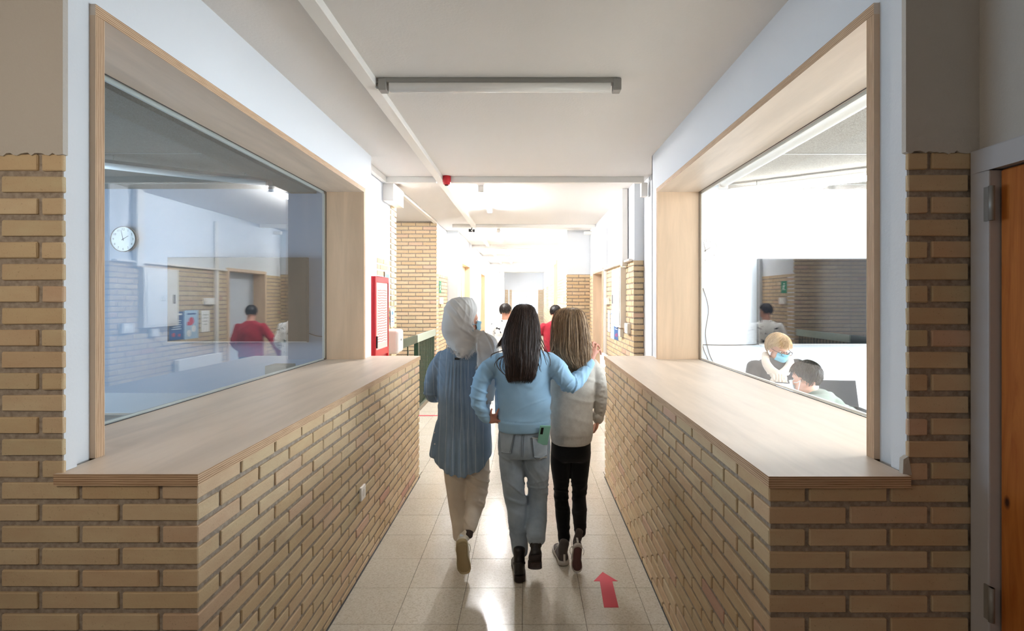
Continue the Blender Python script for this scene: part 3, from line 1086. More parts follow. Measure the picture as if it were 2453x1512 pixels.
# ------------------------------------------------------------------ lamps
def batten(name, c, L, axis, mats, label, group=None, drop=.0, rz=0.0):
    root = empty(name, c, rz); tag(root, label, 'ceiling light', group)
    h = L / 2
    def bx(a0, a1, b0, b1, z0, z1):
        return (a0, a1, b0, b1, z0, z1) if axis == 'x' else (b0, b1, a0, a1, z0, z1)
    m = MB(); m.box(*bx(-h, h, -.03, .03, -.030, -.0)); m.build('housing', M['grey_met'] if mats == 'off' else M['trunk'], root, bevel=.003, seg=1)
    tube = M['tube_off'] if mats == 'off' else M[mats]
    m = MB()
    pts = [(-h + .04, 0, -.045), (h - .04, 0, -.045)] if axis == 'x' else [(0, -h + .04, -.045), (0, h - .04, -.045)]
    m.tube([(a, b, c - .004) for a, b, c in pts], .032, 16); m.build('diffuser', tube, root)
    for s in (-1, 1):
        m = MB(); m.box(*bx(s * h - .025, s * h + .025, -.035, .035, -.078, -.004)); m.build('end_cap', M['grey_met'] if mats == 'off' else M['trunk'], root, bevel=.006)
    if drop > 0:
        for s in (-1, 1):
            m = MB(); q = (s * h * .7, 0) if axis == 'x' else (0, s * h * .7)
            m.tube([(q[0], q[1], 0), (q[0], q[1], drop)], .004, 6); m.build('hanger', M['grey_met'], root)
    return root


b = batten('ceiling_light', (-.165, 3.2, 3.05), 1.44, 'x', 'off', 'unlit grey tube light across the ceiling above the three girls')
m = MB(); m.tube([(-.74, 0, -.04), (-.765, 0, -.04), (-.765, 0, -.04), (-.79, 0, -.035)], [.018, .018, .012, .010], 10); m.build('cable_gland', M['grey_met'], b)
for i, y in enumerate((6.95, 10.75, 14.3, 17.6, 22.0)):
    batten('ceiling_light', (-.55, y, 3.05), 1.5, 'y', 'lamp' if i == 0 else 'lamp_far',
           ['lit white tube light along the ceiling past the siren', 'second lit tube light along the corridor ceiling', 'third lit tube light along the corridor ceiling',
            'fourth lit tube light before the low beam', 'last lit tube light near the glazed doors'][i], 'lit corridor lights')
batten('ceiling_light', (-3.2, 7.6, 3.05), 1.5, 'x', 'stair_fill', 'unseen tube light added to light the stair well')  # added out of view, only to light the stair well brick
batten('pendant_light', (2.95, 5.16, 2.90), 1.75, 'x', 'lamp_room', 'lit hanging tube light above the television in the meeting room', 'meeting room lights', drop=.05, rz=math.atan2(-.68, .97))
batten('pendant_light', (4.2, 2.6, 2.90), 1.5, 'x', 'lamp_room', 'lit hanging tube light nearer the meeting room window', 'meeting room lights', drop=.05, rz=-.5)
batten('pendant_light', (2.7, 1.7, 2.90), 1.5, 'x', 'lamp_room_boost', 'unseen hanging tube light close behind the right glass, strengthened to brighten the corridor', 'meeting room lights', drop=.05, rz=-.5)
batten('pendant_light', (-3.3, 4.97, 2.94), 1.5, 'x', 'off', 'unlit hanging tube light in the dim room behind the left glass', drop=.05, rz=math.atan2(.67, .98))

# siren, small camera
root = empty('siren', (-.885, 5.72, 3.05)); tag(root, 'round red alarm siren on the ceiling beside the long duct', 'siren')
m = MB(); vs, fs = sweep([Vector((0, 0, z)) for z in (0, -.03, -.065, -.085, -.095, -.10)], [(.046, .046), (.047, .047), (.045, .045), (.038, .038), (.027, .027), (.012, .012)], 24)
m.add(vs, fs, 0, True); m.build('body', M['red'], root)
m = MB(); m.cyl((0, 0, -.10), .022, .01, 'z', 16); m.build('grille', plain('dark_red', C(90, 10, 18), .5), root)
root = empty('security_camera', (-1.0, 9.45, 3.0)); tag(root, 'small black camera hanging under the second cross duct', 'camera')
m = MB(); m.ell((-.02, 0, -.055), (.035, .03, .028)); m.box(-.06, -.03, -.025, .025, -.08, -.03); m.box(.015, .05, -.02, .02, -.085, -.035); m.build('body', M['black'], root)
m = MB(); m.tube([(0, 0, 0), (-.01, 0, -.04)], .008, 8); m.build('bracket', M['black'], root)
m = MB(); m.cyl((0, -.03, -.058), .012, .01, 'y', 14); m.build('lens', M['paper'], root)
# ------------------------------------------------------------------ red hose cabinet, dispenser, railing, signs
def text_mesh(s, size, depth=.0005):
    cu = bpy.data.curves.new('t', 'FONT'); cu.body = s; cu.size = size; cu.extrude = depth
    cu.align_x = 'CENTER'; cu.align_y = 'CENTER'; cu.resolution_u = 2
    o = bpy.data.objects.new('t', cu); COL.objects.link(o)
    dg = bpy.context.evaluated_depsgraph_get()
    me = bpy.data.meshes.new_from_object(o.evaluated_get(dg))
    bpy.data.objects.remove(o)
    me.materials.clear()
    return me


root = empty('fire_hose_cabinet', (XF_L, 5.39, 1.08)); tag(root, 'red fire hose cabinet with a clear front on the white wall', 'cabinet')
m = MB(); m.box(0, .10, -.25, .25, -.10, .84); m.build('body', M['red'], root, bevel=.004)
m = MB(); m.box(.10, .118, -.25, -.215, -.10, .84); m.box(.10, .118, .215, .25, -.10, .84); m.box(.10, .118, -.215, .215, .78, .84); m.box(.10, .118, -.215, .215, .03, .10); m.box(.10, .118, -.215, .215, -.10, -.08)
m.build('door_frame', M['red'], root, bevel=.003)
m = MB(); m.box(.104, .112, -.215, .215, .10, .78)
hp = Mat('pale_pink_panel', C(240, 206, 200), .25, .6)
m.build('front_panel', hp.m, root)
m = MB(); m.box(.1125, .1135, -.15, .17, .16, .72)
st = Mat('paper_instruction_sheet', rough=.7); wv = st.n('ShaderNodeTexWave', bands_direction='Z'); wv.inputs['Scale'].default_value = 12; wv.inputs['Distortion'].default_value = 3
st.l(st.geo(), wv.inputs['Vector']); st.col(st.ramp(wv.outputs[0], [(.3, C(196, 140, 132)), (.55, C(244, 236, 228))]))
m.build('instruction_sheet', st.m, root)
m = MB(); m.box(.118, .132, -.235, -.22, .12, .24); m.build('handle', M['black'], root)

root = empty('dispenser', (XF_L, 6.03, 1.07)); tag(root, 'rounded white plastic dispenser below the brick pilaster', 'dispenser')
m = MB(); m.box(0, .155, -.13, .13, 0, .27); m.build('body', M['trunk'], root, bevel=.035, seg=5)
m = MB(); m.box(.02, .12, -.06, .06, -.012, .002); m.build('nozzle', M['trunk_g'], root)
m = MB(); m.cyl((.158, 0, .15), .012, .006, 'x', 16); m.build('button', M['grey_met'], root)

# stair railing
def railing(y0, y1, x, cap, post, label, spacing=.11):
    root = empty('stair_railing', (x, y0, 0)); tag(root, label, 'railing', 'green stair railing')
    L = y1 - y0
    m = MB(); m.box(-.02, .02, 0, L, 1.06, 1.17); m.build('handrail', M[cap], root, bevel=.004)
    m = MB(); m.box(-.018, .018, 0, L, .10, .14); m.build('bottom_rail', M['green'], root)
    n = int(L / spacing)
    for i in range(1, n):
        m = MB(); y = L * i / n; m.box(-.006, .006, y - .012, y + .012, .14, 1.06); m.build('baluster', M['green'], root)
    if post:
        m = MB(); m.box(-.03, .03, -.02, .04, 0, 1.06); m.build('post', M['green'], root)
    return root


railing(6.42, 7.50, -1.60, 'green', False, 'dark green section of the stair railing beside the white dispenser', .5)
railing(7.50, 9.0, -1.60, 'green_l', True, 'railing section with pale top rail and dark green bars', .085)

# floor marks
root_y = (2.836 + 3.194) / 2
m = MB(); poly = [(.423, 2.836), (.503, 2.836), (.512, 3.10), (.545, 3.10), (.469, 3.205), (.400, 3.10), (.437, 3.10)]
m.prism(poly, .0004, .0012)
tag(m.build('floor_arrow', M['red_tape']), 'red arrow sticker on the floor behind the girl in the knit sweater', 'arrow')
m = MB(); m.prism([(-1.60, 7.49), (-.98, 7.49), (-.98, 7.54), (-1.60, 7.54)], .0004, .0012)
tag(m.build('floor_tape', M['red_tape']), 'short red tape line on the floor by the stair railing', 'tape')

# socket on the left half wall
root = empty('wall_socket', (XL - .004, 3.2, .495)); tag(root, 'white electrical socket low on the left brick half wall', 'socket')
m = MB(); m.box(0, .016, -.042, .042, -.042, .042); m.build('plate', M['trunk'], root, bevel=.004)
m = MB(); m.cyl((.015, 0, 0), .022, .004, 'x', 24); m.build('recess', M['trunk_g'], root)


# electrical cabinet and small boxes on the right wall (also mirrored in the left glass)
XW = XF_R - .012
root = empty('electrical_cabinet', (XW, 6.78, 1.33)); tag(root, 'white electrical cabinet with a small warning triangle on the brick wall', 'cabinet')
m = MB(); m.box(-.07, .01, -.32, .32, 0, .76); m.build('body', M['trunk'], root, bevel=.004)
m = MB(); m.box(-.08, -.07, -.28, .28, .03, .73); m.build('door', plain('cabinet_door', C(236, 236, 234), .4), root, bevel=.003)
m = MB(); r = .05; q = [(-.0815, r * math.sin(a), .36 + r * math.cos(a)) for a in (0, 2.094, 4.189)]; q2 = [(-.0815, .62 * r * math.sin(a), .36 + .62 * r * math.cos(a)) for a in (0, 2.094, 4.189)]
m.add(q + q2, [(0, 1, 4, 3), (1, 2, 5, 4), (2, 0, 3, 5)]); m.build('warning_triangle', M['grey_met'], root)
m = MB(); m.box(-.085, -.08, .20, .23, .30, .42); m.build('latch', M['dark'], root)


def wallbox(name, y0, y1, z0, z1, label, cat, group=None, d=.045, mat='trunk', x=XW):
    root = empty(name, (x, (y0 + y1) / 2, z0)); tag(root, label, cat, group)
    h = (y1 - y0) / 2
    s = -1 if x > 0 else 1
    m = MB(); a, b = sorted((0, s * d)); m.box(a, b, -h, h, 0, z1 - z0); m.build('body', M[mat], root, bevel=.003)
    m = MB(); a, b = sorted((s * d, s * (d + .005))); m.box(a, b, -h * .6, h * .6, (z1 - z0) * .25, (z1 - z0) * .75); m.build('switch', M['paper'], root)
    return root


wallbox('switch_box', 7.75, 7.98, 1.61, 1.71, 'white oblong switch box beside the plywood lined doorway', 'box')
wallbox('switch_box', 6.15, 6.33, 1.28, 1.40, 'white switch box below the electrical cabinet near the pier corner', 'box')
wallbox('switch_box', 6.62, 6.76, 1.21, 1.31, 'small white socket box under the electrical cabinet', 'box')
wallbox('switch_box', 10.9, 11.1, 1.62, 1.74, 'small dark sided box on the brick wall where the corridor narrows', 'box', x=.778)
wallbox('switch_box', 9.32, 9.52, 1.60, 1.72, 'white switch box under the green sign on the stair wall', 'box', x=-1.578)


def flat_sheet(name, x, y0, y1, z0, z1, mat, label, cat, group=None, deco=None):
    s = -1 if x > 0 else 1
    root = empty(name, (x, (y0 + y1) / 2, (z0 + z1) / 2)); tag(root, label, cat, group)
    m = MB(); h = (y1 - y0) / 2; v = (z1 - z0) / 2
    a, b = sorted((0, s * .0015)); m.box(a, b, -h, h, -v, v); m.build('sheet', mat, root)
    if deco: deco(root, s, h, v)
    return root


def bars(root, s, h, v, col, rows, n='text_lines'):
    m = MB(); a, b = sorted((s * .0016, s * .0024))
    for (zz, wd, th) in rows: m.box(a, b, -h * wd, h * wd, v * zz - th, v * zz + th)
    m.build(n, col, root)


pb = plain('poster_blue', C(40, 92, 150), .6); pl = plain('poster_pale_blue', C(170, 200, 226), .6); pr = plain('poster_red', C(206, 60, 90), .6)
def deco1(r, s, h, v):
    bars(r, s, h, v, M['paper'], [(.8, .7, .012), (.35, .6, .005), (.2, .5, .005), (.05, .62, .005), (-.1, .5, .005), (-.25, .6, .005)])
    m = MB(); m.cyl((s * .002, -h * .4, -v * .65), .03, .001, 'x', 20); m.build('picture', pr, r); m = MB(); m.cyl((s * .002, h * .35, -v * .7), .022, .001, 'x', 20); m.build('picture', pr, r)
def deco2(r, s, h, v):
    m = MB(); m.cyl((s * .002, 0, v * .25), .055, .001, 'x', 24); m.box(*sorted((s * .0016, s * .0024)), -h * .6, h * .1, -v * .05, v * .2); m.build('picture', pr, r)
    m = MB(); m.cyl((s * .0022, h * .3, -v * .3), .05, .001, 'x', 24); m.build('picture', M['paper'], r); m = MB(); m.cyl((s * .0022, -h * .35, -v * .6), .05, .001, 'x', 24); m.build('picture', M['paper'], r)
    bars(r, s, h, v, pb, [(.75, .6, .010)])
XS = XW - .002
flat_sheet('poster', XS, 7.0, 7.31, 1.13, 1.52, pb, 'dark blue poster on the brick wall beside the electrical cabinet', 'poster', deco=deco1)
flat_sheet('poster', XS, 7.315, 7.63, 1.12, 1.53, pl, 'pale blue poster with red picture next to the dark blue one', 'poster', deco=deco2)
flat_sheet('notice', XS, 7.70, 7.90, 1.20, 1.52, M['paper'], 'white paper notice on the brick wall beside the posters', 'notice', deco=lambda r, s, h, v: bars(r, s, h, v, M['grey_met'], [(.6, .6, .004), (.3, .5, .004), (0, .6, .004), (-.3, .4, .004)]))
flat_sheet('notice', XF_L + .014, 5.86, 6.06, 1.66, 2.02, M['paper'], 'white and green notice above the dispenser', 'notice', deco=lambda r, s, h, v: bars(r, s, h, v, plain('notice_green', C(120, 200, 190), .6), [(.6, .7, .03), (.1, .5, .03), (-.4, .6, .02)]))
flat_sheet('notice', XF_L + .014, 6.10, 6.26, 1.36, 1.58, M['paper'], 'small white notice just above the dispenser', 'notice', deco=lambda r, s, h, v: bars(r, s, h, v, plain('notice_blue', C(90, 130, 190), .6), [(.5, .5, .02), (-.1, .6, .005), (-.4, .6, .005)]))
# exit sign: green square with white running figure, seen mirrored in the right glass
gs = plain('sign_green', C(30, 140, 100), .5)
def deco_exit(r, s, h, v):
    x0 = s * .0022
    m = MB()
    m.cyl((x0, -.005, v * .55), .014, .0012, 'x', 14)
    def bar(a, b, t):
        a = Vector((x0, *a)); b = Vector((x0, *b)); d = (b - a).normalized(); nn = Vector((0, -d.z, d.y)) * t
        e = Vector((s * .0006, 0, 0))
        m.add([a - nn, b - nn, b + nn, a + nn, a - nn + e, b - nn + e, b + nn + e, a + nn + e], [(0, 1, 2, 3), (7, 6, 5, 4), (0, 4, 5, 1), (2, 6, 7, 3)])
    bar((0, .035), (.012, -.02), .012); bar((.0, .03), (-.04, .02), .006); bar((.005, .025), (.045, .012), .006)
    bar((.012, -.02), (-.02, -.05), .007); bar((.012, -.02), (.045, -.035), .007); bar((.045, -.035), (.055, -.06), .006); bar((-.02, -.05), (-.045, -.048), .006)
    m.build('running_figure', M['paper'], r)
flat_sheet('exit_sign', -1.576, 9.30, 9.52, 1.80, 2.02, gs, 'green and white exit sign on the brick end by the stairs', 'sign', deco=deco_exit)

# radiator under the posters
root = empty('radiator', (XW - .002, 7.56, .12)); tag(root, 'white panel radiator under the posters', 'radiator')
m = MB(); m.box(-.10, -.03, -.50, .50, 0, .74); m.build('panel', M['trunk'], root, bevel=.008)
for i in range(3):
    m = MB(); m.box(-.106, -.10, -.48, .48, .14 + .2 * i, .16 + .2 * i); m.build('rib', M['trunk_g'], root)
m = MB(); m.cyl((-.06, .54, .62), .02, .07, 'y', 14); m.build('valve', M['grey_met'], root)
for y_ in (-.4, .37):
    m = MB(); m.box(-.03, 0, y_, y_ + .03, .2, .6); m.build('bracket', M['grey_met'], root)

# ------------------------------------------------------------------ wall clocks
def clock(x, rim, label):
    root = empty('wall_clock', (x, YB, 1.69 + (717 - 574) / F * YB if x < 0 else 1.69 + (717 - 601) / F * YB)); tag(root, label, 'clock')
    R_ = .150
    m = MB(); m.cyl((0, -.018, 0), R_, .036, 'y', 48, smooth=False)
    m.build('case', rim, root, bevel=.004)
    m = MB()
    n = 48
    for r0, r1, y in ((R_, R_ - .008, -.04),):
        vs = []
        for i in range(n):
            a = 2 * PI * i / n
            for rr, yy in ((r0, -.03), (r0, -.044), (r1, -.044), (r1, -.034)): vs.append((rr * math.sin(a), yy, rr * math.cos(a)))
        fs = [(i * 4 + k, ((i + 1) % n) * 4 + k, ((i + 1) % n) * 4 + k + 1, i * 4 + k + 1) for i in range(n) for k in range(3)]
        m.add(vs, fs, 0, True)
    m.build('rim', rim, root)
    m = MB(); m.cyl((0, -.0375, 0), R_ - .008, .001, 'y', 48); m.build('dial', M['paper'], root)
    for h_ in range(1, 13):
        m = MB()
        a = h_ * PI / 6
        t = text_mesh(str(h_), .036, .0003)
        vs = [(v.co.x + .115 * math.sin(a), -.0387 - v.co.z, v.co.y + .115 * math.cos(a)) for v in t.vertices]
        m.add(vs, [tuple(p.vertices) for p in t.polygons])
        bpy.data.meshes.remove(t)
        m.build('numeral', M['black'], root)
    for a, L, wd, nm in ((-.22, .108, .003, 'minute_hand'), (1.02, .075, .004, 'hour_hand')):
        m = MB(); d = Vector((math.sin(a), 0, math.cos(a))); q = Vector((d.z, 0, -d.x))
        c = Vector((0, -.041, 0))
        m.add([c - d * .02 - q * wd, c + d * L - q * wd * .5, c + d * L + q * wd * .5, c - d * .02 + q * wd,
               c - d * .02 - q * wd + Vector((0, -.001, 0)), c + d * L - q * wd * .5 + Vector((0, -.001, 0)), c + d * L + q * wd * .5 + Vector((0, -.001, 0)), c - d * .02 + q * wd + Vector((0, -.001, 0))],
              [(4, 5, 6, 7), (0, 1, 5, 4), (1, 2, 6, 5), (2, 3, 7, 6), (3, 0, 4, 7)])
        m.build(nm, M['black'], root)
    m = MB(); m.cyl((0, -.042, 0), .007, .004, 'y', 14); m.build('hub', M['black'], root)
    return root


clock((301 - VX) / F * YB, M['black'], 'round clock with black rim on the dim room wall')
clock((1687 - VX) / F * YB, M['trunk_g'], 'round white clock on the bright wall behind the right glass')

# ------------------------------------------------------------------ televisions
scr = Mat('dark_screen', C(10, 11, 16), .10, .05)


def tv(x0, x1, z0, z1, y, label, mat):
    cx = (x0 + x1) / 2
    root = empty('television', (cx, y, z0)); tag(root, label, 'television')
    h = (x1 - x0) / 2; v = z1 - z0
    m = MB(); m.box(-h, h, -.03, .03, 0, v); m.build('casing', M['dark'], root, bevel=.004)
    m = MB(); m.box(-h + .012, h - .012, -.0325, -.030, .018, v - .012); m.build('screen', mat, root)
    m = MB(); m.box(-h, h, -.034, -.029, 0, .012); m.build('trim_strip', M['grey_met'], root)
    m = MB(); m.box(-.25, .25, .03, .10, v * .3, v * .7); m.build('wall_bracket', M['dark'], root)
    return root


K = YB - .12
tvl = Mat('matte_brown_grey_screen', C(66, 62, 58), .3, .25)
tv((405 - VX) / F * K, (738 - VX) / F * K, EYE - (820 - VY) / F * K, EYE - (617 - VY) / F * K, K, 'large grey brown screen on the wall behind the left glass', tvl.m)
tv((1815 - VX) / F * K, (1815 - VX) / F * K + 1.66, EYE - (826 - VY) / F * K, EYE - (620 - VY) / F * K, K, 'large black television on the meeting room wall behind the teacher', scr.m)


def cable(pts, r, label, name='cable'):
    m = MB(); m.tube([Vector(p) for p in catmull(pts, 6)], r, 6)
    tag(m.build(name, M['black']), label, 'cable')


Yc = YB - .008
cable([P(1684, 690, Yc), P(1697, 740, Yc), P(1690, 800, Yc), P(1700, 850, Yc), P(1714, 880, Yc), P(1722, 930, Yc)], .004, 'black cable hanging in a long curve by the right window jamb')
cable([P(1684, 690, Yc), P(1678, 760, Yc), P(1684, 830, Yc), P(1698, 870, Yc), P(1700, 930, Yc)], .004, 'second black cable hanging beside the curved one')
cable([P(1684, 826, Yc), P(1740, 827, Yc), P(1800, 826, Yc), P(1820, 824, Yc)], .005, 'black cable running level along the wall to the television')
cable([P(738, 798, Yc), P(752, 803, Yc), P(766, 806, Yc), P(800, 808, Yc)], .005, 'black cable leaving the right edge of the grey brown screen')

# roller blind tube just inside the right glass
root = empty('roller_blind', (1.75, 3.1, 2.72)); tag(root, 'white rolled up blind along the head of the right window', 'blind')
m = MB(); m.tube([(0, -1.5, 0), (0, 1.5, 0)], .035, 16); m.build('roll', M['trunk'], root)
for y_ in (-1.52, 1.50):
    m = MB(); m.box(-.04, .04, y_, y_ + .02, -.045, .05); m.build('bracket', M['trunk_g'], root)

# ------------------------------------------------------------------ tables
def table(x0, x1, y0, y1, z, label, top, legs=True):
    cx, cy = (x0 + x1) / 2, (y0 + y1) / 2
    root = empty('table', (cx, cy, 0)); tag(root, label, 'table')
    a, b = (x1 - x0) / 2, (y1 - y0) / 2
    m = MB(); m.box(-a, a, -b, b, z - .025, z); m.build('tabletop', top, root, bevel=.006)
    m = MB(); m.box(-a - .004, a + .004, -b - .004, b + .004, z - .020, z - .006); m.build('edge_band', M['birch'], root)
    m = MB(); m.box(-a + .05, a - .05, -b + .05, -b + .07, z - .08, z - .025); m.box(-a + .05, a - .05, b - .07, b - .05, z - .08, z - .025); m.build('apron', M['grey_met'], root)
    for sx in (-1, 1):
        for sy in (-1, 1):
            m = MB(); m.tube([(sx * (a - .06), sy * (b - .06), 0), (sx * (a - .06), sy * (b - .06), z - .025)], .018, 12); m.build('leg', M['grey_met'], root)
    return root


wt = plain('white_laminate', C(226, 228, 230), .4)
table(1.98, 3.30, 3.86, 4.66, .75, 'white meeting table with pale wood edge behind the right glass', wt)
table(-4.3, -2.15, 4.3, 5.2, .75, 'white table deep in the dim room behind the left glass', wt)
table(-3.6, -2.2, 2.2, 2.9, .75, 'near white table at the foot of the left window', wt)
# box standing on the far table of the dim room
c = P(672, 890, 4.9)
m = MB(); m.box(c.x - .10, c.x + .10, 4.8, 5.0, .751, .751 + .32); tag(m.build('storage_box', plain('grey_green_box', C(120, 122, 108), .7), bevel=.006), 'grey green box standing on the far table behind the left glass', 'box')

def chair(x, y, rz, label, col):
    root = empty('chair', (x, y, 0), rz); tag(root, label, 'chair')
    m = MB(); m.box(-.2, .2, -.2, .2, .43, .45); m.build('seat', col, root, bevel=.008)
    m = MB(); m.box(-.19, .19, -.215, -.20, .54, .72); m.build('backrest', col, root, bevel=.006)
    for sx in (-1, 1):
        m = MB(); m.tube([(sx * .19, -.24, 0), (sx * .18, -.20, .44), (sx * .18, -.222, .70)], .011, 8); m.build('leg', M['grey_met'], root)
        m = MB(); m.tube([(sx * .19, .21, 0), (sx * .18, .17, .44)], .011, 8); m.build('leg', M['grey_met'], root)
    return root


chair(-2.55, 1.98, 0, 'dark chair at the near table behind the left glass', M['black'])
chair(1.93, 3.52, 0, 'chair under the boy in the pale hoodie', M['dark'])
chair(2.40, 4.98, PI, 'chair under the teacher in the beige scarf', M['dark'])


# ------------------------------------------------------------------ laptops
def laptop(loc, rz, open_deg, label, w_=.34, d_=.235, lit=True):
    root = empty('laptop', loc, rz); tag(root, label, 'laptop')
    m = MB(); m.box(-w_ / 2, w_ / 2, -d_ / 2, d_ / 2, 0, .014); m.build('base', M['dark'], root, bevel=.004)
    m = MB()
    for r in range(5):
        for c_ in range(12):
            m.box(-w_ / 2 + .025 + c_ * .0245, -w_ / 2 + .045 + c_ * .0245, -.02 + r * .022, -.002 + r * .022, .014, .0155)
    m.build('keyboard', M['black'], root)
    a = math.radians(open_deg - 90)
    Mx = Matrix.Translation((0, d_ / 2, .012)) @ Matrix.Rotation(-a, 4, 'X')
    m = MB(); m.box(-w_ / 2, w_ / 2, -.003, .004, 0, .225, 0, Mx); m.build('lid', M['dark'], root, bevel=.002, seg=1)
    m = MB(); m.box(-w_ / 2 + .01, w_ / 2 - .01, -.0036, -.003, .012, .215, 0, Mx)
    m.build('screen', emit('laptop_screen', (.65, .8, 1, 1), .5) if lit else plain('laptop_screen_off', C(54, 56, 60), .25, .3), root)
    return root


laptop((2.68, 4.36, .75), -.10, 104, 'open laptop with dark screen on the meeting table to the right of the boy', lit=False)
laptop((2.20, 4.22, .75), -.5, 105, 'second open laptop between the teacher and the boy')
m = MB(); m.box(2.80, 2.86, 4.20, 4.23, .751, .79); tag(m.build('paper_label', M['paper']), 'small white card beside the dark laptop', 'card')
# ------------------------------------------------------------------ people
V = Vector
SKIN = skin_mat('skin_light', C(222, 170, 146))
SKIN2 = skin_mat('skin_hand', C(206, 148, 128))


def rot(yaw, pitch=0, roll=0):
    """head frame: faces +Y at yaw 0; yaw>0 turns left, pitch>0 looks down"""
    return Matrix.Rotation(yaw, 3, 'Z') @ Matrix.Rotation(-pitch, 3, 'X') @ Matrix.Rotation(roll, 3, 'Y')


def T4(c, R, s=1.0): return Matrix.Translation(V(c)) @ R.to_4x4() @ Matrix.Scale(s, 4)


def head_prims(mb, c, R, s=1.0):
    Mx = T4(c, R, s)
    mb.ell((0, -.012, .030), (.073, .092, .083), 24, 16, 0, Mx)
    mb.ell((0, .022, -.030), (.060, .062, .078), 22, 14, 0, Mx)
    mb.ell((0, .058, -.088), (.026, .022, .020), 14, 10, 0, Mx)
    for sx in (-1, 1):
        mb.ell((sx * .042, .040, -.055), (.022, .030, .034), 14, 10, 0, Mx)
        mb.ell((sx * .036, .062, -.012), (.020, .018, .018), 14, 10, 0, Mx)
        mb.ell((sx * .077, -.004, -.008), (.008, .017, .030), 12, 10, 0, Mx)
        mb.ell((sx * .081, -.010, .006), (.007, .014, .016), 10, 8, 0, Mx)
        smooth_tube(mb, [Mx @ V((sx * .012, .074, .028)), Mx @ V((sx * .032, .071, .033)), Mx @ V((sx * .052, .056, .028))], [.007 * s] * 3, 8, 3)
    smooth_tube(mb, [Mx @ V((0, .080, .022)), Mx @ V((0, .090, .0)), Mx @ V((0, .096, -.018))], [.008 * s, .010 * s, .012 * s], 10, 3)
    for sx in (-1, 1): mb.ell((sx * .011, .094, -.024), (.008, .010, .007), 8, 6, 0, Mx)


def face_bits(root, c, R, s, sh, eye=(60, 42, 30)):
    Mx = Matrix.Translation(-V(sh)) @ T4(c, R, s)
    for sx in (-1, 1):
        m = MB(); m.ell((sx * .031, .062, .008), (.013, .012, .009), 12, 8, 0, Mx); m.build('eye', plain('eye_white', C(236, 232, 228), .2), root)
        m = MB(); m.ell((sx * .031, .0725, .008), (.0055, .003, .0055), 10, 6, 0, Mx); m.build('iris', plain('iris', C(*eye), .2), root)
    m = MB(); m.ell((0, .080, -.052), (.024, .010, .0055), 12, 6, 0, Mx); m.ell((0, .079, -.060), (.020, .010, .006), 12, 6, 0, Mx)
    m.build('lips', plain('lips', C(176, 100, 96), .45), root)


def hand_prims(mb, wrist, d, nrm, side, s=1.0, curl=.35, spread=1.0):
    """wrist, direction to the knuckles, back-of-hand normal; side=+1: thumb along cross(d, nrm)"""
    d = V(d).normalized(); nrm = (V(nrm) - d * V(nrm).dot(d)).normalized(); a = d.cross(nrm).normalized() * side
    wv = V(wrist)
    smooth_tube(mb, [wv - d * .02, wv + d * .02 * s, wv + d * .05 * s, wv + d * .078 * s],
                [(.024 * s, .017 * s), (.030 * s, .015 * s), (.038 * s, .014 * s), (.038 * s, .011 * s)], 14, 4, 0, tuple(nrm))
    for i, (off, L) in enumerate(((.029, .070), (.010, .078), (-.010, .072), (-.028, .056))):
        p = wv + d * (.078 - abs(off) * .15) * s + a * off * s
        dd = (d + a * off * 2.5 * spread).normalized()
        pts = [p - d * .012]
        ang = 0
        for k, f in enumerate((.46, .30, .24)):
            ang += curl * (.7 + .35 * k)
            q = dd * math.cos(ang) - nrm * math.sin(ang)
            pts.append(pts[-1] + q * (L * f * s + (.012 if k == 0 else 0)))
        smooth_tube(mb, pts, [.0092 * s, .0088 * s, .0082 * s, .0070 * s], 10, 3)
    t0 = wv + d * .018 * s + a * .022 * s
    td = (d * .62 + a * .72 - nrm * .25).normalized(); td2 = (d * .9 + a * .25 - nrm * .25).normalized()
    smooth_tube(mb, [t0, t0 + td * .034 * s, t0 + td * .034 * s + td2 * .028 * s, t0 + td * .034 * s + td2 * .050 * s], [.013 * s, .0115 * s, .010 * s, .0078 * s], 10, 3)


def limb(mb, pts, rs, n=18): smooth_tube(mb, pts, rs, n, 6)


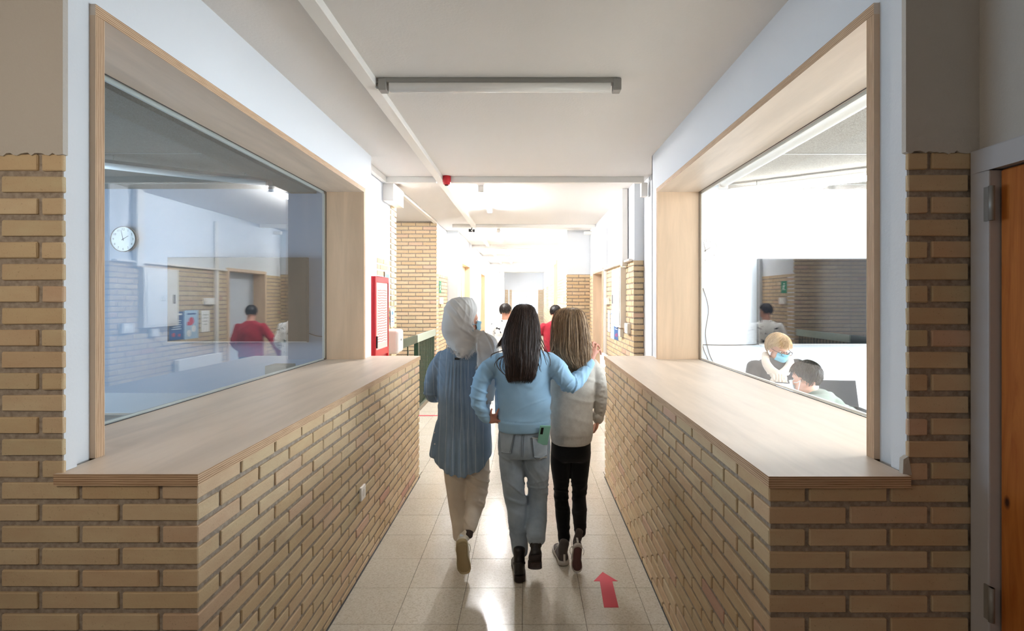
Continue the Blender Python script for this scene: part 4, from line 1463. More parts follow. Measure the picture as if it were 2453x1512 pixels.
def short_hair(name, root, c, R, s, sh, mat, thick=.016, front=.42, side=-.02, back=-.75, strands=500, seedn=1, length=.03):
    rr = random.Random(seedn)
    Mx = Matrix.Translation(-V(sh)) @ T4(c, R, s)
    def skull(az, el, off):
        dv = V((math.sin(az) * math.cos(el), math.cos(az) * math.cos(el), math.sin(el)))
        return V((0, -.012, .030)) + V((dv.x * (.073 + off), dv.y * (.092 + off), dv.z * (.083 + off)))
    def limit(az):
        a = abs((az + PI) % (2 * PI) - PI)
        if a < 1.0: return front
        if a < 1.5: return front + (side - front) * (a - 1.0) / .5
        return side + (back - side) * min(1, (a - 1.5) / .5)
    m = MB(); nu, nv = 48, 14
    vs = []
    for off in (thick, -.012):
        for j in range(nv + 1):
            for i in range(nu):
                az = 2 * PI * i / nu
                el0 = limit(az) + .07 * math.sin(az * 9 + seedn)
                el = el0 + (PI / 2 - el0) * j / nv
                o = off * (1 if off < 0 else (.35 + .65 * min(1, j / 3)) * (1 + .25 * math.sin(az * 13 + j) * (1 - j / nv)))
                vs.append(skull(az, el, o))
    fs = []
    B = (nv + 1) * nu
    for j in range(nv):
        for i in range(nu):
            a = j * nu + i; b = j * nu + (i + 1) % nu
            fs.append((a, b, b + nu, a + nu)); fs.append((B + a, B + a + nu, B + b + nu, B + b))
    for i in range(nu): fs.append((i, B + i, B + (i + 1) % nu, (i + 1) % nu))
    m.add(vs, fs, 0, True, Mx)
    for _ in range(strands):
        az = rr.uniform(0, 2 * PI); el = limit(az) + (1.55 - limit(az)) * rr.random() ** .8
        p = []
        daz = rr.uniform(-.12, .12); 
        for k in range(4):
            t = k / 3
            p.append(Mx @ skull(az + daz * t + .5 * t * length / .06 * (math.sin(az * 2)), max(el - t * length * 14, limit(az) - .12), thick * (.9 + .35 * t) + .002 * math.sin(3 * t)))
        r_ = .0016 * s
        m.tube(p, [r_, r_, r_ * .8, r_ * .2], 3)
    return m.build(name, mat, root)


def long_hair(root, secs, mat, sh, strands=900, seedn=3, wild=.006, rad=.0016, lo=-PI * 1.04, hi=.04 * PI, tipjit=.04, under=True, k=6, wave=.02):
    """secs: (cx, cy, z, rx, ry_back, ry_front) from crown to tips"""
    m = MB()
    S = [(a - sh[0], b - sh[1], c - sh[2], d, e, f) for a, b, c, d, e, f in secs]
    ring_loft(m, S, 64, k, 0, None, 2.1)
    # ripples along the length
    vs = np.array(m.v)
    n = 64
    for i in range(len(vs) // n):
        for q in range(n):
            t = 2 * PI * q / n
            amp = .003 * min(1, i / 8)
            f = 1 + (amp / .08) * (math.sin(q * 2.9 + i * .06) + .7 * math.sin(q * 7.3 + i * .05))
            c = np.array([np.mean(vs[i * n:(i + 1) * n, 0]), np.mean(vs[i * n:(i + 1) * n, 1])])
            vs[i * n + q, :2] = c + (vs[i * n + q, :2] - c) * f
    m.v = [tuple(v) for v in vs]
    rows = catmull(S, k)
    rr = random.Random(seedn)
    N = len(rows)
    for _ in range(strands):
        t = rr.uniform(lo, hi); st = rr.randrange(1, max(2, N // 4)); en = N - 1 - int(rr.random() ** 2 * N * .25)
        off = rr.uniform(-.001, wild); ph = rr.uniform(0, 6.28); am = rr.uniform(0, wild)
        idx = np.linspace(st, en, 9)
        pts = []
        drift = rr.uniform(-.12, .12)
        for j, ii in enumerate(idx):
            a = rows[int(ii)]; u = j / 8
            tt = t + drift * u + wave * math.sin(ph + u * (4 if wave < .03 else 7))
            c_, s_ = math.cos(tt), math.sin(tt)
            rx = a[3] + off + am * math.sin(ph + u * 5); ry = (a[5] if s_ > 0 else a[4]) + off + am * math.sin(ph + u * 5)
            x = math.copysign(abs(c_) ** (2 / 2.1), c_) * rx; y = math.copysign(abs(s_) ** (2 / 2.1), s_) * ry
            pts.append(V((a[0] + x, a[1] + y, a[2])))
        pts[-1] += V((rr.uniform(-.5, .5) * tipjit * .4, 0, -rr.random() * tipjit))
        m.tube(pts, [rad * q for q in (.6, .9, 1, 1, 1, .95, .8, .6, .15)], 3)
    return m


def locks(m, list_, sh):
    for pts, r in list_:
        pp = [V(p) - V(sh) for p in catmull(pts, 6)]
        n = len(pp)
        m.tube(pp, [r * (1 - .8 * (i / (n - 1)) ** 2) for i in range(n)], 5)


# --- shoes --------------------------------------------------------
def shoe(root, name, heel, toe_dir, up, L, kind, sh, mats, label=None, ankle=None, sx=1):
    """heel = point under the heel; toe_dir, up unit vectors; builds upper, sole, laces"""
    d = V(toe_dir).normalized(); u = (V(up) - d * V(up).dot(d)).normalized(); a = d.cross(u)
    R = Matrix((a, d, u)).transposed()
    Mx = Matrix.Translation(V(heel) - V(sh)) @ R.to_4x4()
    o = empty(name); o.parent = root
    if label: o['label'] = label
    outline = [(0, .0, .026), (.02, .03, .031), (.08, .031, .032), (.13, .03, .030), (.18, .036, .037), (.215, .037, .038), (.245, .028, .030), (.262, .010, .012)]
    k = L / .262
    WID = 1.28 if L < .24 else 1.12
    def ring(z, g, n=40, bump=0):
        pts = []
        for i in range(n):
            t = 2 * PI * i / n
            y = .131 - .131 * math.cos(t)
            # width from the outline
            for q in range(len(outline) - 1):
                if outline[q][0] <= y <= outline[q + 1][0] + 1e-9:
                    f = (y - outline[q][0]) / (outline[q + 1][0] - outline[q][0]); f = f * f * (3 - 2 * f)
                    wl_ = outline[q][1] + (outline[q + 1][1] - outline[q][1]) * f; wr_ = outline[q][2] + (outline[q + 1][2] - outline[q][2]) * f
                    break
            s_ = math.sin(t)
            wdt = (wr_ if s_ > 0 else wl_)
            if y < .02: wdt = .031 * math.sqrt(max(0, 1 - ((.03 - y) / .03) ** 2))
            if y > .245: wdt = .031 * math.sqrt(max(0, 1 - ((y - .235) / .027) ** 2))
            x = math.copysign(wdt * WID, s_) if abs(s_) > .02 else 0
            x += .008 * math.sin(PI * y / .262) * (-sx)
            pts.append((x * k * g, (y - .131) * g * k + .131 * k, z))
        return pts
    def stack(levels, mat, nm):
        vs = []; fs = []
        n = 40
        for (z, g) in levels: vs += ring(z, g, n)
        for i in range(len(levels) - 1):
            for q in range(n): fs.append((i * n + q, i * n + (q + 1) % n, (i + 1) * n + (q + 1) % n, (i + 1) * n + q))
        fs.append(tuple(range(n))[::-1]); fs.append(tuple(range((len(levels) - 1) * n, len(levels) * n)))
        m = MB(); m.add(vs, fs, 0, True, Mx)
        return m.build(nm, mat, o)
    th = .034 if kind == 'boot' else .024
    stack([(0.002, .93), (0, .96), (.004, 1.0), (th, 1.0), (th + .003, .97)], mats[1], 'sole')
    stack([(-.002, .80), (0.0005, .84), (.004, .84)], mats[2], 'tread')
    # upper as a remeshed volume
    ub = MB()
    hgt = {'boot': .150, 'high': .120, 'low': .075}[kind]
    smooth_tube(ub, [Mx @ V((0, .030 * k, th + .018)), Mx @ V((0, .10 * k, th + .024)), Mx @ V((-.004 * sx, .17 * k, th + .016)), Mx @ V((-.004 * sx, .232 * k, th + .010))],
                [(.030 * k * WID, .030), (.033 * k * WID, .036), (.036 * k * WID, .024), (.026 * k * WID, .016)], 20, 5, 0, tuple(u))
    top = Mx @ V((0, .052 * k, th + hgt))
    if ankle is not None:
        top = (V(ankle) - V(sh))
    smooth_tube(ub, [Mx @ V((0, .045 * k, th + .02)), Mx @ V((0, .048 * k, th + .06)), (Mx @ V((0, .05 * k, th + .06))).lerp(top, .6), top], [.033 * k, .036 * k, .036 * k, .040 * k if kind == 'boot' else .037 * k], 20, 5)
    me = remeshed(ub, .006, 3)
    up_o = finish('upper', me, mats[0], o)
    # laces and trims
    if kind != 'boot':
        m = MB()
        for i in range(4):
            y = (.115 + .018 * i) * k; z = th + .062 - i * .006
            m.tube([Mx @ V((-.018, y, z - .006)), Mx @ V((0, y + .006, z + .002)), Mx @ V((.018, y, z - .006))], .0025, 6)
        for s_ in (-1, 1):
            m.tube([Mx @ V(p) for p in catmull([(s_ * .005, .11 * k, th + .066), (s_ * .03, .09 * k, th + .06), (s_ * .045, .10 * k, th + .03), (s_ * .038, .13 * k, th + .02)], 4)], .0018, 5)
        m.build('laces', mats[3], o)
    if kind == 'high':
        m = MB(); m.box(-.006, .006, -.0035, .004, th + .0, th + .05, 0, Mx); m.build('heel_strip', mats[3], o)
    if kind == 'low':
        m = MB(); m.box(-.012, .012, .006, .012, th + .03, th + .055, 0, Mx); m.build('heel_tab', mats[4] if len(mats) > 4 else mats[0], o)
    if kind == 'boot':
        m = MB(); vs, fs = sweep([Mx @ V((0, .045 * k, th + .058)), Mx @ V((0, .05 * k, th + .070))], [(.040 * k, .040 * k)] * 2, 20); m.add(vs, fs, 0, True); m.build('ankle_strap', mats[3], o)
    return o


def conform(root, target, polyline, width, thick, mat, name, sh, lift=.001, bvh=None):
    """a thin strip of cloth or seam laid on a garment, following it; polyline in (x, z) seen from behind"""
    if bvh is None:
        me = target.data
        bvh = BVHTree.FromPolygons([v.co for v in me.vertices], [p.vertices[:] for p in me.polygons])
    pts = []
    for a, b in zip(polyline[:-1], polyline[1:]):
        n = max(2, int(math.hypot(b[0] - a[0], b[1] - a[1]) / .008))
        for i in range(n): pts.append((a[0] + (b[0] - a[0]) * i / n, a[1] + (b[1] - a[1]) * i / n))
    pts.append(polyline[-1])
    P3 = []
    for x, z in pts:
        h = bvh.ray_cast(V((x - sh[0], -3, z - sh[2])), V((0, 1, 0)))
        if h[0] is not None: P3.append((h[0] + h[1] * lift, h[1]))
    if len(P3) < 2: return None
    m = MB()
    vs, fs = sweep([p for p, _ in P3], [(width / 2, thick)] * len(P3), 6, None)
    # orient flat: use normals
    vs = []
    for i, (p, nn) in enumerate(P3):
        d = (P3[min(i + 1, len(P3) - 1)][0] - P3[max(i - 1, 0)][0]).normalized(); s_ = d.cross(nn).normalized()
        vs += [p - s_ * width / 2 - nn * .002, p - s_ * width / 2 + nn * thick, p + s_ * width / 2 + nn * thick, p + s_ * width / 2 - nn * .002]
    fs = []
    for i in range(len(P3) - 1):
        for k in range(4): fs.append((i * 4 + k, i * 4 + (k + 1) % 4, (i + 1) * 4 + (k + 1) % 4, (i + 1) * 4 + k))
    fs += [(0, 1, 2, 3), tuple((len(P3) - 1) * 4 + k for k in (3, 2, 1, 0))]
    m.add(vs, fs)
    return m.build(name, mat, root)


def patch(root, target, quad, mat, name, sh, thick=.003, n=14, z_curve=0.0, bvh=None):
    """a cloth patch (pocket) lying on a garment; quad corners (x,z): tl, tr, br, bl"""
    me = target.data
    bvh = bvh or BVHTree.FromPolygons([v.co for v in me.vertices], [p.vertices[:] for p in me.polygons])
    vs = []; fs = []
    for L in (0, 1):
        for j in range(n + 1):
            for i in range(n + 1):
                u, v = i / n, j / n
                x = (quad[0][0] * (1 - u) + quad[1][0] * u) * (1 - v) + (quad[3][0] * (1 - u) + quad[2][0] * u) * v
                z = (quad[0][1] * (1 - u) + quad[1][1] * u) * (1 - v) + (quad[3][1] * (1 - u) + quad[2][1] * u) * v - z_curve * (1 - abs(2 * u - 1)) * v
                h = bvh.ray_cast(V((x - sh[0], -3, z - sh[2])), V((0, 1, 0)))
                if h[0] is None: p, nn = V((x - sh[0], 0, z - sh[2])), V((0, -1, 0))
                else: p, nn = h[0], h[1]
                vs.append(p + nn * (thick if L else -.004))
    W_ = n + 1; B = W_ * W_
    for j in range(n):
        for i in range(n):
            a = j * W_ + i
            fs.append((B + a, B + a + W_, B + a + W_ + 1, B + a + 1))
    for i in range(n):
        fs += [(i, i + 1, B + i + 1, B + i), (n * W_ + i + 1, n * W_ + i, B + n * W_ + i, B + n * W_ + i + 1),
               (i * W_ + W_, i * W_, B + i * W_, B + i * W_ + W_), (i * W_ + n, i * W_ + n + W_, B + i * W_ + n + W_, B + i * W_ + n)]
    m = MB(); m.add(vs, fs, 0, True)
    return m.build(name, mat, root)


def person(sh, label, group=None):
    r = empty('person', sh); tag(r, label, 'person', group); return r


def sub(p, sh): return V(p) - V(sh)
# trouser legs: pixel x, pixel y, radius, depth offset
LEG_ML = [(1226, 1075, .082), (1227, 1115, .080), (1230, 1160, .070), (1237, 1205, .066, .02), (1241, 1250, .062, .0), (1244, 1295, .056, -.01), (1246, 1324, .047, -.03)]
LEG_MR = [(1288, 1075, .080), (1288, 1115, .076), (1288, 1160, .067, .04), (1287, 1200, .064, .06), (1287, 1245, .062, .0), (1284, 1278, .060, -.08), (1285, 1292, .058, -.11)]
LEG_RL = [(1345, 1082, .072), (1343, 1110, .068), (1344, 1150, .056, .02), (1345, 1190, .048, .03), (1348, 1230, .050, .0), (1350, 1265, .042, -.03), (1352, 1298, .036, -.07)]
LEG_RR = [(1390, 1082, .072), (1389, 1110, .066), (1388, 1150, .056, .01), (1387, 1185, .049, .02), (1388, 1220, .050, -.04), (1389, 1255, .042, -.11), (1390, 1278, .037, -.15)]
LEG_HL = [(1090, 1090, .080), (1092, 1130, .078), (1096, 1180, .070, .02), (1100, 1225, .062, .04), (1103, 1265, .055, .07), (1104, 1283, .054, .08)]
LEG_HR = [(1142, 1090, .082), (1144, 1130, .082), (1143, 1170, .074, .0), (1137, 1210, .062, -.07), (1129, 1245, .050, -.15), (1125, 1268, .040, -.19)]
# ================================================================== middle girl: sky blue sweatshirt, jeans, black boots
def girl_middle():
    Y = 3.20
    sh = (0.0, 3.2, 0.0)
    root = person(sh, 'girl with long dark hair in a sky blue sweatshirt, arm round her friend')
    q = lambda x, y, dy=0: P(x, y, Y + dy)
    hc = q(1253, 776); R = rot(-.05, .02)
    neck = q(1254, 838, -.01)
    sL, sR = q(1186, 868), q(1322, 866)
    eL, wL = q(1146, 946, -.06), q(1168, 1002, .0)
    eR, wR = q(1369, 921, -.02), q(1412, 868, .12)
    hL, hR = q(1228, 1072), q(1288, 1070)
    kL, aL = q(1238, 1205, .02), q(1243, 1330, -.02)
    kR, aR = q(1287, 1200, .06), q(1283, 1308, -.14)
    # body
    b = MB(); head_prims(b, hc, R, .96)
    limb(b, [hc + V((0, -.02, -.05)), q(1254, 820), neck], [.052, .050, .060])
    ring_loft(b, [(neck.x, Y, neck.z + .02, .055, .05, .05), (neck.x, Y, neck.z - .03, .10, .065, .06), (neck.x, Y, 1.27, .155, .09, .085), (neck.x, Y, 1.15, .145, .09, .095),
                  (neck.x - .005, Y, 1.02, .120, .08, .085), (neck.x, Y, .90, .145, .095, .09), (neck.x, Y, .80, .15, .10, .09), (neck.x, Y, .76, .12, .09, .08)], 32, 5)
    AL = ([sL + V((.035, 0, .0)), q(1168, 888, -.02), q(1152, 918, -.05), eL, q(1149, 972, -.05), q(1158, 990, -.02), wL], [.066, .062, .056, .052, .046, .040, .032])
    AR = ([sR + V((-.03, 0, .0)), q(1336, 886, -.03), q(1353, 908, -.04), eR, q(1388, 905, .04), q(1402, 886, .09), wR], [.066, .064, .060, .056, .048, .041, .033])
    for A_ in (AL, AR): limb(b, A_[0], [r * .70 for r in A_[1]])
    for LG in (LEG_ML, LEG_MR): limb(b, [q(*p_[:2], p_[3] if len(p_) > 3 else 0) for p_ in LG], [p_[2] * .74 for p_ in LG])
    # hand on the hip: palm at the waist, fingers spread
    pc = q(1178, 1004, -.005)
    smooth_tube(b, [wL, q(1176, 1003, -.01), q(1190, 1003, -.02)], [(.024, .019), (.032, .018), (.026, .016)], 14, 4, 0, (0, 1, 0))
    for pts, r in (([q(1178, 1000, -.02), q(1176, 990, -.035), q(1178, 979, -.04)], .0078), ([q(1186, 1002, -.03), q(1189, 992, -.045), q(1195, 979, -.035)], .0082),
                   ([q(1186, 1006, -.03), q(1196, 1009, -.05), q(1207, 1014, -.055)], .0082), ([q(1184, 1008, -.02), q(1193, 1013, -.02), q(1200, 1018, -.02)], .0075),
                   ([q(1176, 998, .02), q(1188, 993, .04), q(1198, 990, .06)], .0095)):
        smooth_tube(b, pts, [r * 1.1, r, r * .82], 10, 4)
    # hand on the friend's shoulder
    wr2 = q(1409, 866, .13)
    smooth_tube(b, [wR, q(1414, 852, .14), q(1420, 838, .16)], [(.025, .020), (.036, .020), (.036, .018)], 14, 4, 0, (0, -1, .3))
    for pts, r in (([q(1412, 842, .15), q(1410, 828, .17), q(1413, 822, .20), q(1418, 826, .235)], .0088), ([q(1418, 836, .16), q(1419, 823, .185), q(1424, 821, .22), q(1430, 828, .25)], .0092),
                   ([q(1426, 838, .16), q(1428, 827, .19), q(1433, 827, .22), q(1437, 835, .25)], .0088), ([q(1431, 846, .16), q(1435, 838, .19), q(1438, 841, .21), q(1440, 850, .23)], .0078),
                   ([q(1406, 862, .13), q(1400, 848, .13), q(1403, 836, .14)], .0105)):
        smooth_tube(b, pts, [r * 1.1] + [r] * (len(pts) - 2) + [r * .8], 10, 4)
    finish('body', remeshed(b, .006, 2), SKIN2, root, sh)
    face_bits(root, hc, R, .96, sh)

    # sweatshirt
    s = MB()
    cx = lambda px: q(px, 0).x
    zz = lambda py: q(0, py).z
    def sec(py, l, r, bk, fr, dy=0): return ((cx(l) + cx(r)) / 2, Y + dy, zz(py), (cx(r) - cx(l)) / 2, bk, fr)
    ring_loft(s, [sec(828, 1232, 1280, .055, .05), sec(838, 1214, 1296, .075, .06), sec(850, 1193, 1317, .095, .075), sec(868, 1182, 1326, .112, .09), sec(900, 1184, 1322, .118, .10), sec(945, 1188, 1320, .112, .105),
                  sec(985, 1192, 1320, .112, .10), sec(1004, 1193, 1320, .125, .105), sec(1022, 1193, 1319, .124, .105), sec(1026, 1194, 1317, .118, .10)], 56, 6, 0, lambda u, t: (-.010 * math.sin(t) if math.sin(t) < 0 else 0) * -1 * (u > .8) - .012 * (u > .93) * math.cos(t) * -.6)
    for A_ in (AL, AR): limb(s, A_[0][:-1] + [A_[0][-2].lerp(A_[0][-1], .75)], A_[1])
    me = remeshed(s, .0062, 7)
    fl_ = [(tuple(eL), (.3, 0, 1), (.08, .14, .11), .032, .0060), (tuple(q(1230, 930, -.1)), (.2, 0, 1), (.07, .2, .10), .05, .004), (tuple(q(1158, 985, -.03)), (.3, 0, 1), (.06, .12, .06), .016, .0045), (tuple(q(1176, 900)), (.7, 0, .5), (.06, .2, .09), .035, .004),
           (tuple(eR), (1, 0, -.2), (.07, .14, .10), .024, .0065), (tuple(q(1345, 905)), (1, 0, -.7), (.07, .2, .08), .026, .005), (tuple(q(1398, 890, .06)), (.6, .2, .7), (.05, .1, .05), .02, .003),
           (tuple(q(1255, 960, -.1)), (.55, 0, -.6), (.16, .2, .14), .075, .0075), (tuple(q(1300, 990, -.1)), (.3, 0, -.9), (.1, .2, .05), .045, .006), (tuple(q(1205, 930, -.1)), (1, 0, .3), (.06, .2, .15), .06, .006)]
    zr = zz(1003)
    def dsp(c, n):
        d = folds(c, fl_)
        band = np.exp(-((c[:, 2] - zr) / .0035) ** 2) * (np.abs(c[:, 0] + .015) < .2)
        return d * (c[:, 2] > zr) - .004 * band + .0009 * nz(c, .03)
    displace(me, dsp)
    fab = fabric('sky_blue_sweatshirt', C(168, 206, 236), C(156, 196, 228), 700, .25, .9, 5)
    sweat = finish('sweatshirt', me, fab, root, sh)
    # cuffs
    for a, b_, r in ((q(1158, 995, -.02), q(1168, 1004, -.003), .034), (q(1404, 880, .10), q(1413, 868, .125), .038)):
        m = MB(); smooth_tube(m, [sub(a, sh), sub(a.lerp(b_, .5), sh), sub(b_, sh)], [r * 1.02, r, r * .9], 24, 4); m.build('cuff', fab, root)

    # jeans
    j = MB()
    zb = lambda u, t: 0
    ring_loft(j, [sec(1012, 1198, 1314, .095, .09), sec(1030, 1195, 1316, .105, .09), sec(1052, 1193, 1318, .118, .09), sec(1078, 1193, 1319, .122, .088), sec(1092, 1197, 1318, .105, .085)], 48, 5)
    def leg(pts): limb(j, [q(*p[:2], p[3] if len(p) > 3 else 0) for p in pts], [p[2] for p in pts], 22)
    leg(LEG_ML)
    leg(LEG_MR)
    me = remeshed(j, .0065, 5)
    fl2 = [(tuple(q(1236, 1200, -.05)), (.5, 0, 1), (.09, .2, .09), .035, .0048), (tuple(q(1290, 1195, -.05)), (-.3, 0, 1), (.09, .2, .08), .030, .0048), (tuple(q(1228, 1096, -.1)), (.3, 0, 1), (.08, .2, .025), .02, .005),
           (tuple(q(1290, 1098, -.1)), (-.3, 0, 1), (.08, .2, .03), .024, .004), (tuple(q(1262, 1130)), (1, 0, .5), (.08, .2, .08), .03, .003), (tuple(q(1244, 1285)), (0, 0, 1), (.08, .2, .05), .03, .003), (tuple(q(1290, 1275)), (0, 0, 1), (.08, .2, .06), .04, .003)]
    xc = cx(1258)
    def dj(c, n):
        d = folds(c, fl2)
        seam = np.exp(-((c[:, 0] - xc) / .012) ** 2) * (c[:, 2] > zz(1090)) * (c[:, 1] < Y)
        return d - .004 * seam + .0008 * nz(c, .04)
    displace(me, dj)
    den = fabric('grey_blue_denim', C(172, 186, 200), C(138, 154, 170), 420, .3, .85, 7)
    jeans = finish('jeans', me, den, root, sh)
    bv = BVHTree.FromPolygons([v.co for v in jeans.data.vertices], [p.vertices[:] for p in jeans.data.polygons])
    dk = fabric('denim_stitching', C(104, 112, 124)); lt = fabric('frayed_denim', C(206, 208, 206)); den2 = fabric('grey_blue_denim_pocket', C(180, 193, 205), C(150, 165, 180), 420, .3, .85, 9)
    W_ = lambda px, py: (q(px, py).x, q(px, py).z)
    pk = patch(root, jeans, [W_(1275, 1038), W_(1313, 1034), W_(1311, 1078), W_(1279, 1082)], den2, 'back_pocket', sh, .004, bvh=bv, z_curve=.01)
    pk2 = patch(root, jeans, [W_(1199, 1030), W_(1233, 1030), W_(1225, 1074), W_(1203, 1074)], den2, 'back_pocket', sh, .003, bvh=bv, z_curve=.006)
    for nm, pl_, wd, mt in (('seam', [W_(1271, 1038), W_(1276, 1080), W_(1286, 1088)], .0018, dk), ('seam', [W_(1274, 1038), W_(1279, 1079)], .0015, dk), ('seam', [W_(1311, 1040), W_(1309, 1078)], .0018, dk),
                            ('seam', [W_(1235, 1030), W_(1226, 1074), W_(1204, 1076)], .0018, dk), ('seam', [W_(1232, 1030), W_(1223, 1072)], .0015, dk), ('seam', [W_(1251, 1028), W_(1249, 1080)], .0018, dk), ('seam', [W_(1255, 1028), W_(1253, 1082)], .0015, dk)):
        conform(root, jeans, pl_, wd, .001 if mt is dk else .003, mt, nm, sh, .0035, bv)
    o = conform(root, jeans, [W_(1274, 1038), W_(1292, 1041), W_(1314, 1034)], .006, .0035, lt, 'frayed_pocket_edge', sh, .004, bv)
    if o: o['label'] = 'white frayed upper edge of the pocket'
    conform(root, jeans, [W_(1291, 1087), W_(1300, 1084), W_(1308, 1087)], .006, .002, lt, 'frayed_tear', sh, .004, bv)
    for zc, x0, x1 in ((1326, 1230, 1262), (1304, 1266, 1305)):
        pass
    # phone standing in the right back pocket
    ph = empty('phone', tuple(q(1303, 1041, -.110))); tag(ph, 'mint green phone with dark camera bar in the right back pocket of the jeans', 'phone')
    ph.rotation_euler = (math.radians(17), math.radians(5), math.radians(14))
    m = MB(); m.box(-.033, .033, -.005, .005, -.07, .060); m.build('case', plain('mint_case', C(142, 200, 182), .45), ph, bevel=.0045)
    m = MB(); m.box(-.026, -.010, -.0075, -.004, .004, .048); m.build('camera_bar', M['black'], ph, bevel=.002)
    m = MB(); m.box(-.028, .028, .005, .0058, -.08, .046); m.build('screen', M['black'], ph)

    # boots
    leather = Mat('black_leather', C(24, 20, 20), .38, .5); leather.bump(leather.noise(leather.coord(), 60, 4), .35, .006)
    rub = plain('dark_rubber', C(38, 28, 26), .6, .3)
    mats = [leather.m, rub, plain('tread_rubber', C(58, 36, 32), .7), plain('boot_strap', C(40, 36, 34), .4)]
    hb = P(1245, 1398, 3.07); hb.z = .004
    shoe(root, 'boot', hb, (-.10, 1, 0), (0, 0, 1), .255, 'boot', sh, mats, ankle=P(1244, 1318, 3.14), sx=-1)
    dd = V((.06, .86, -.52)).normalized()
    hr_ = P(1284, 1345, 2.98)
    shoe(root, 'boot', hr_, (.0, .78, -.62), (0, .62, .78), .232, 'boot', sh, mats, ankle=P(1285, 1296, 3.09), sx=1)

    # hair
    def hs(py, l, r, bk, fr, yy): return ((cx(l) + cx(r)) / 2, Y + yy, zz(py), (cx(r) - cx(l)) / 2, bk, fr)
    secs = [hs(728, 1252, 1259, .012, .01, -.01), hs(729.5, 1245, 1266, .035, .03, -.01), hs(733, 1238, 1273, .058, .045, -.01), hs(740, 1232, 1279, .078, .05, -.015), hs(758, 1224, 1286, .10, .06, -.02), hs(785, 1213, 1291, .105, .05, -.03),
            hs(812, 1206, 1293, .105, .035, -.04), hs(836, 1207, 1291, .110, .02, -.05), hs(862, 1212, 1289, .100, .02, -.065), hs(885, 1214, 1284, .078, .03, -.085), hs(899, 1216, 1278, .060, .03, -.10), hs(904, 1222, 1270, .045, .03, -.105)]
    hm = hair_mat('dark_brown_hair', C(26, 20, 19), C(92, 72, 64), .34)
    m = long_hair(root, secs, hm, sh, 1500, 11, .005, .0013, tipjit=.02)
    L = []
    rr = random.Random(4)
    for i in range(90):   # lock falling forward over the left shoulder
        o_ = rr.uniform(0, 1)
        L.append(([q(1226 - 3 * o_, 770, -.05), q(1217 - 6 * o_, 795, -.05), q(1211 - 13 * o_, 815, -.045), q(1207 - 19 * o_ + rr.uniform(-1, 1), 833 + rr.uniform(-3, 3), -.03)], .0019))
    for pts in ([(1213, 850), (1196, 858), (1190, 872), (1198, 888), (1212, 900)], [(1212, 846), (1200, 864), (1198, 882), (1208, 896), (1216, 902)], [(1210, 838), (1180, 848), (1176, 858)], [(1212, 842), (1206, 866), (1206, 884), (1218, 900)],
                [(1291, 826), (1299, 842), (1307, 856), (1312, 868)], [(1293, 815), (1304, 838), (1318, 850)], [(1294, 808), (1306, 832), (1318, 862), (1317, 880)], [(1289, 850), (1290, 868), (1293, 884), (1297, 891)], [(1285, 856), (1284, 874), (1286, 890)],
                [(1296, 830), (1303, 850), (1310, 876)], [(1292, 836), (1294, 852), (1297, 866), (1295, 880)], [(1212, 852), (1188, 866), (1184, 880)]):
        for _ in range(4):
            L.append(([q(x + rr.uniform(-1.5, 1.5), y + rr.uniform(-1, 1), -.125 if k > 1 else -.10) for k, (x, y) in enumerate(pts)], .0013))
    locks(m, L, sh)
    m.build('hair', hm, root)
    return root


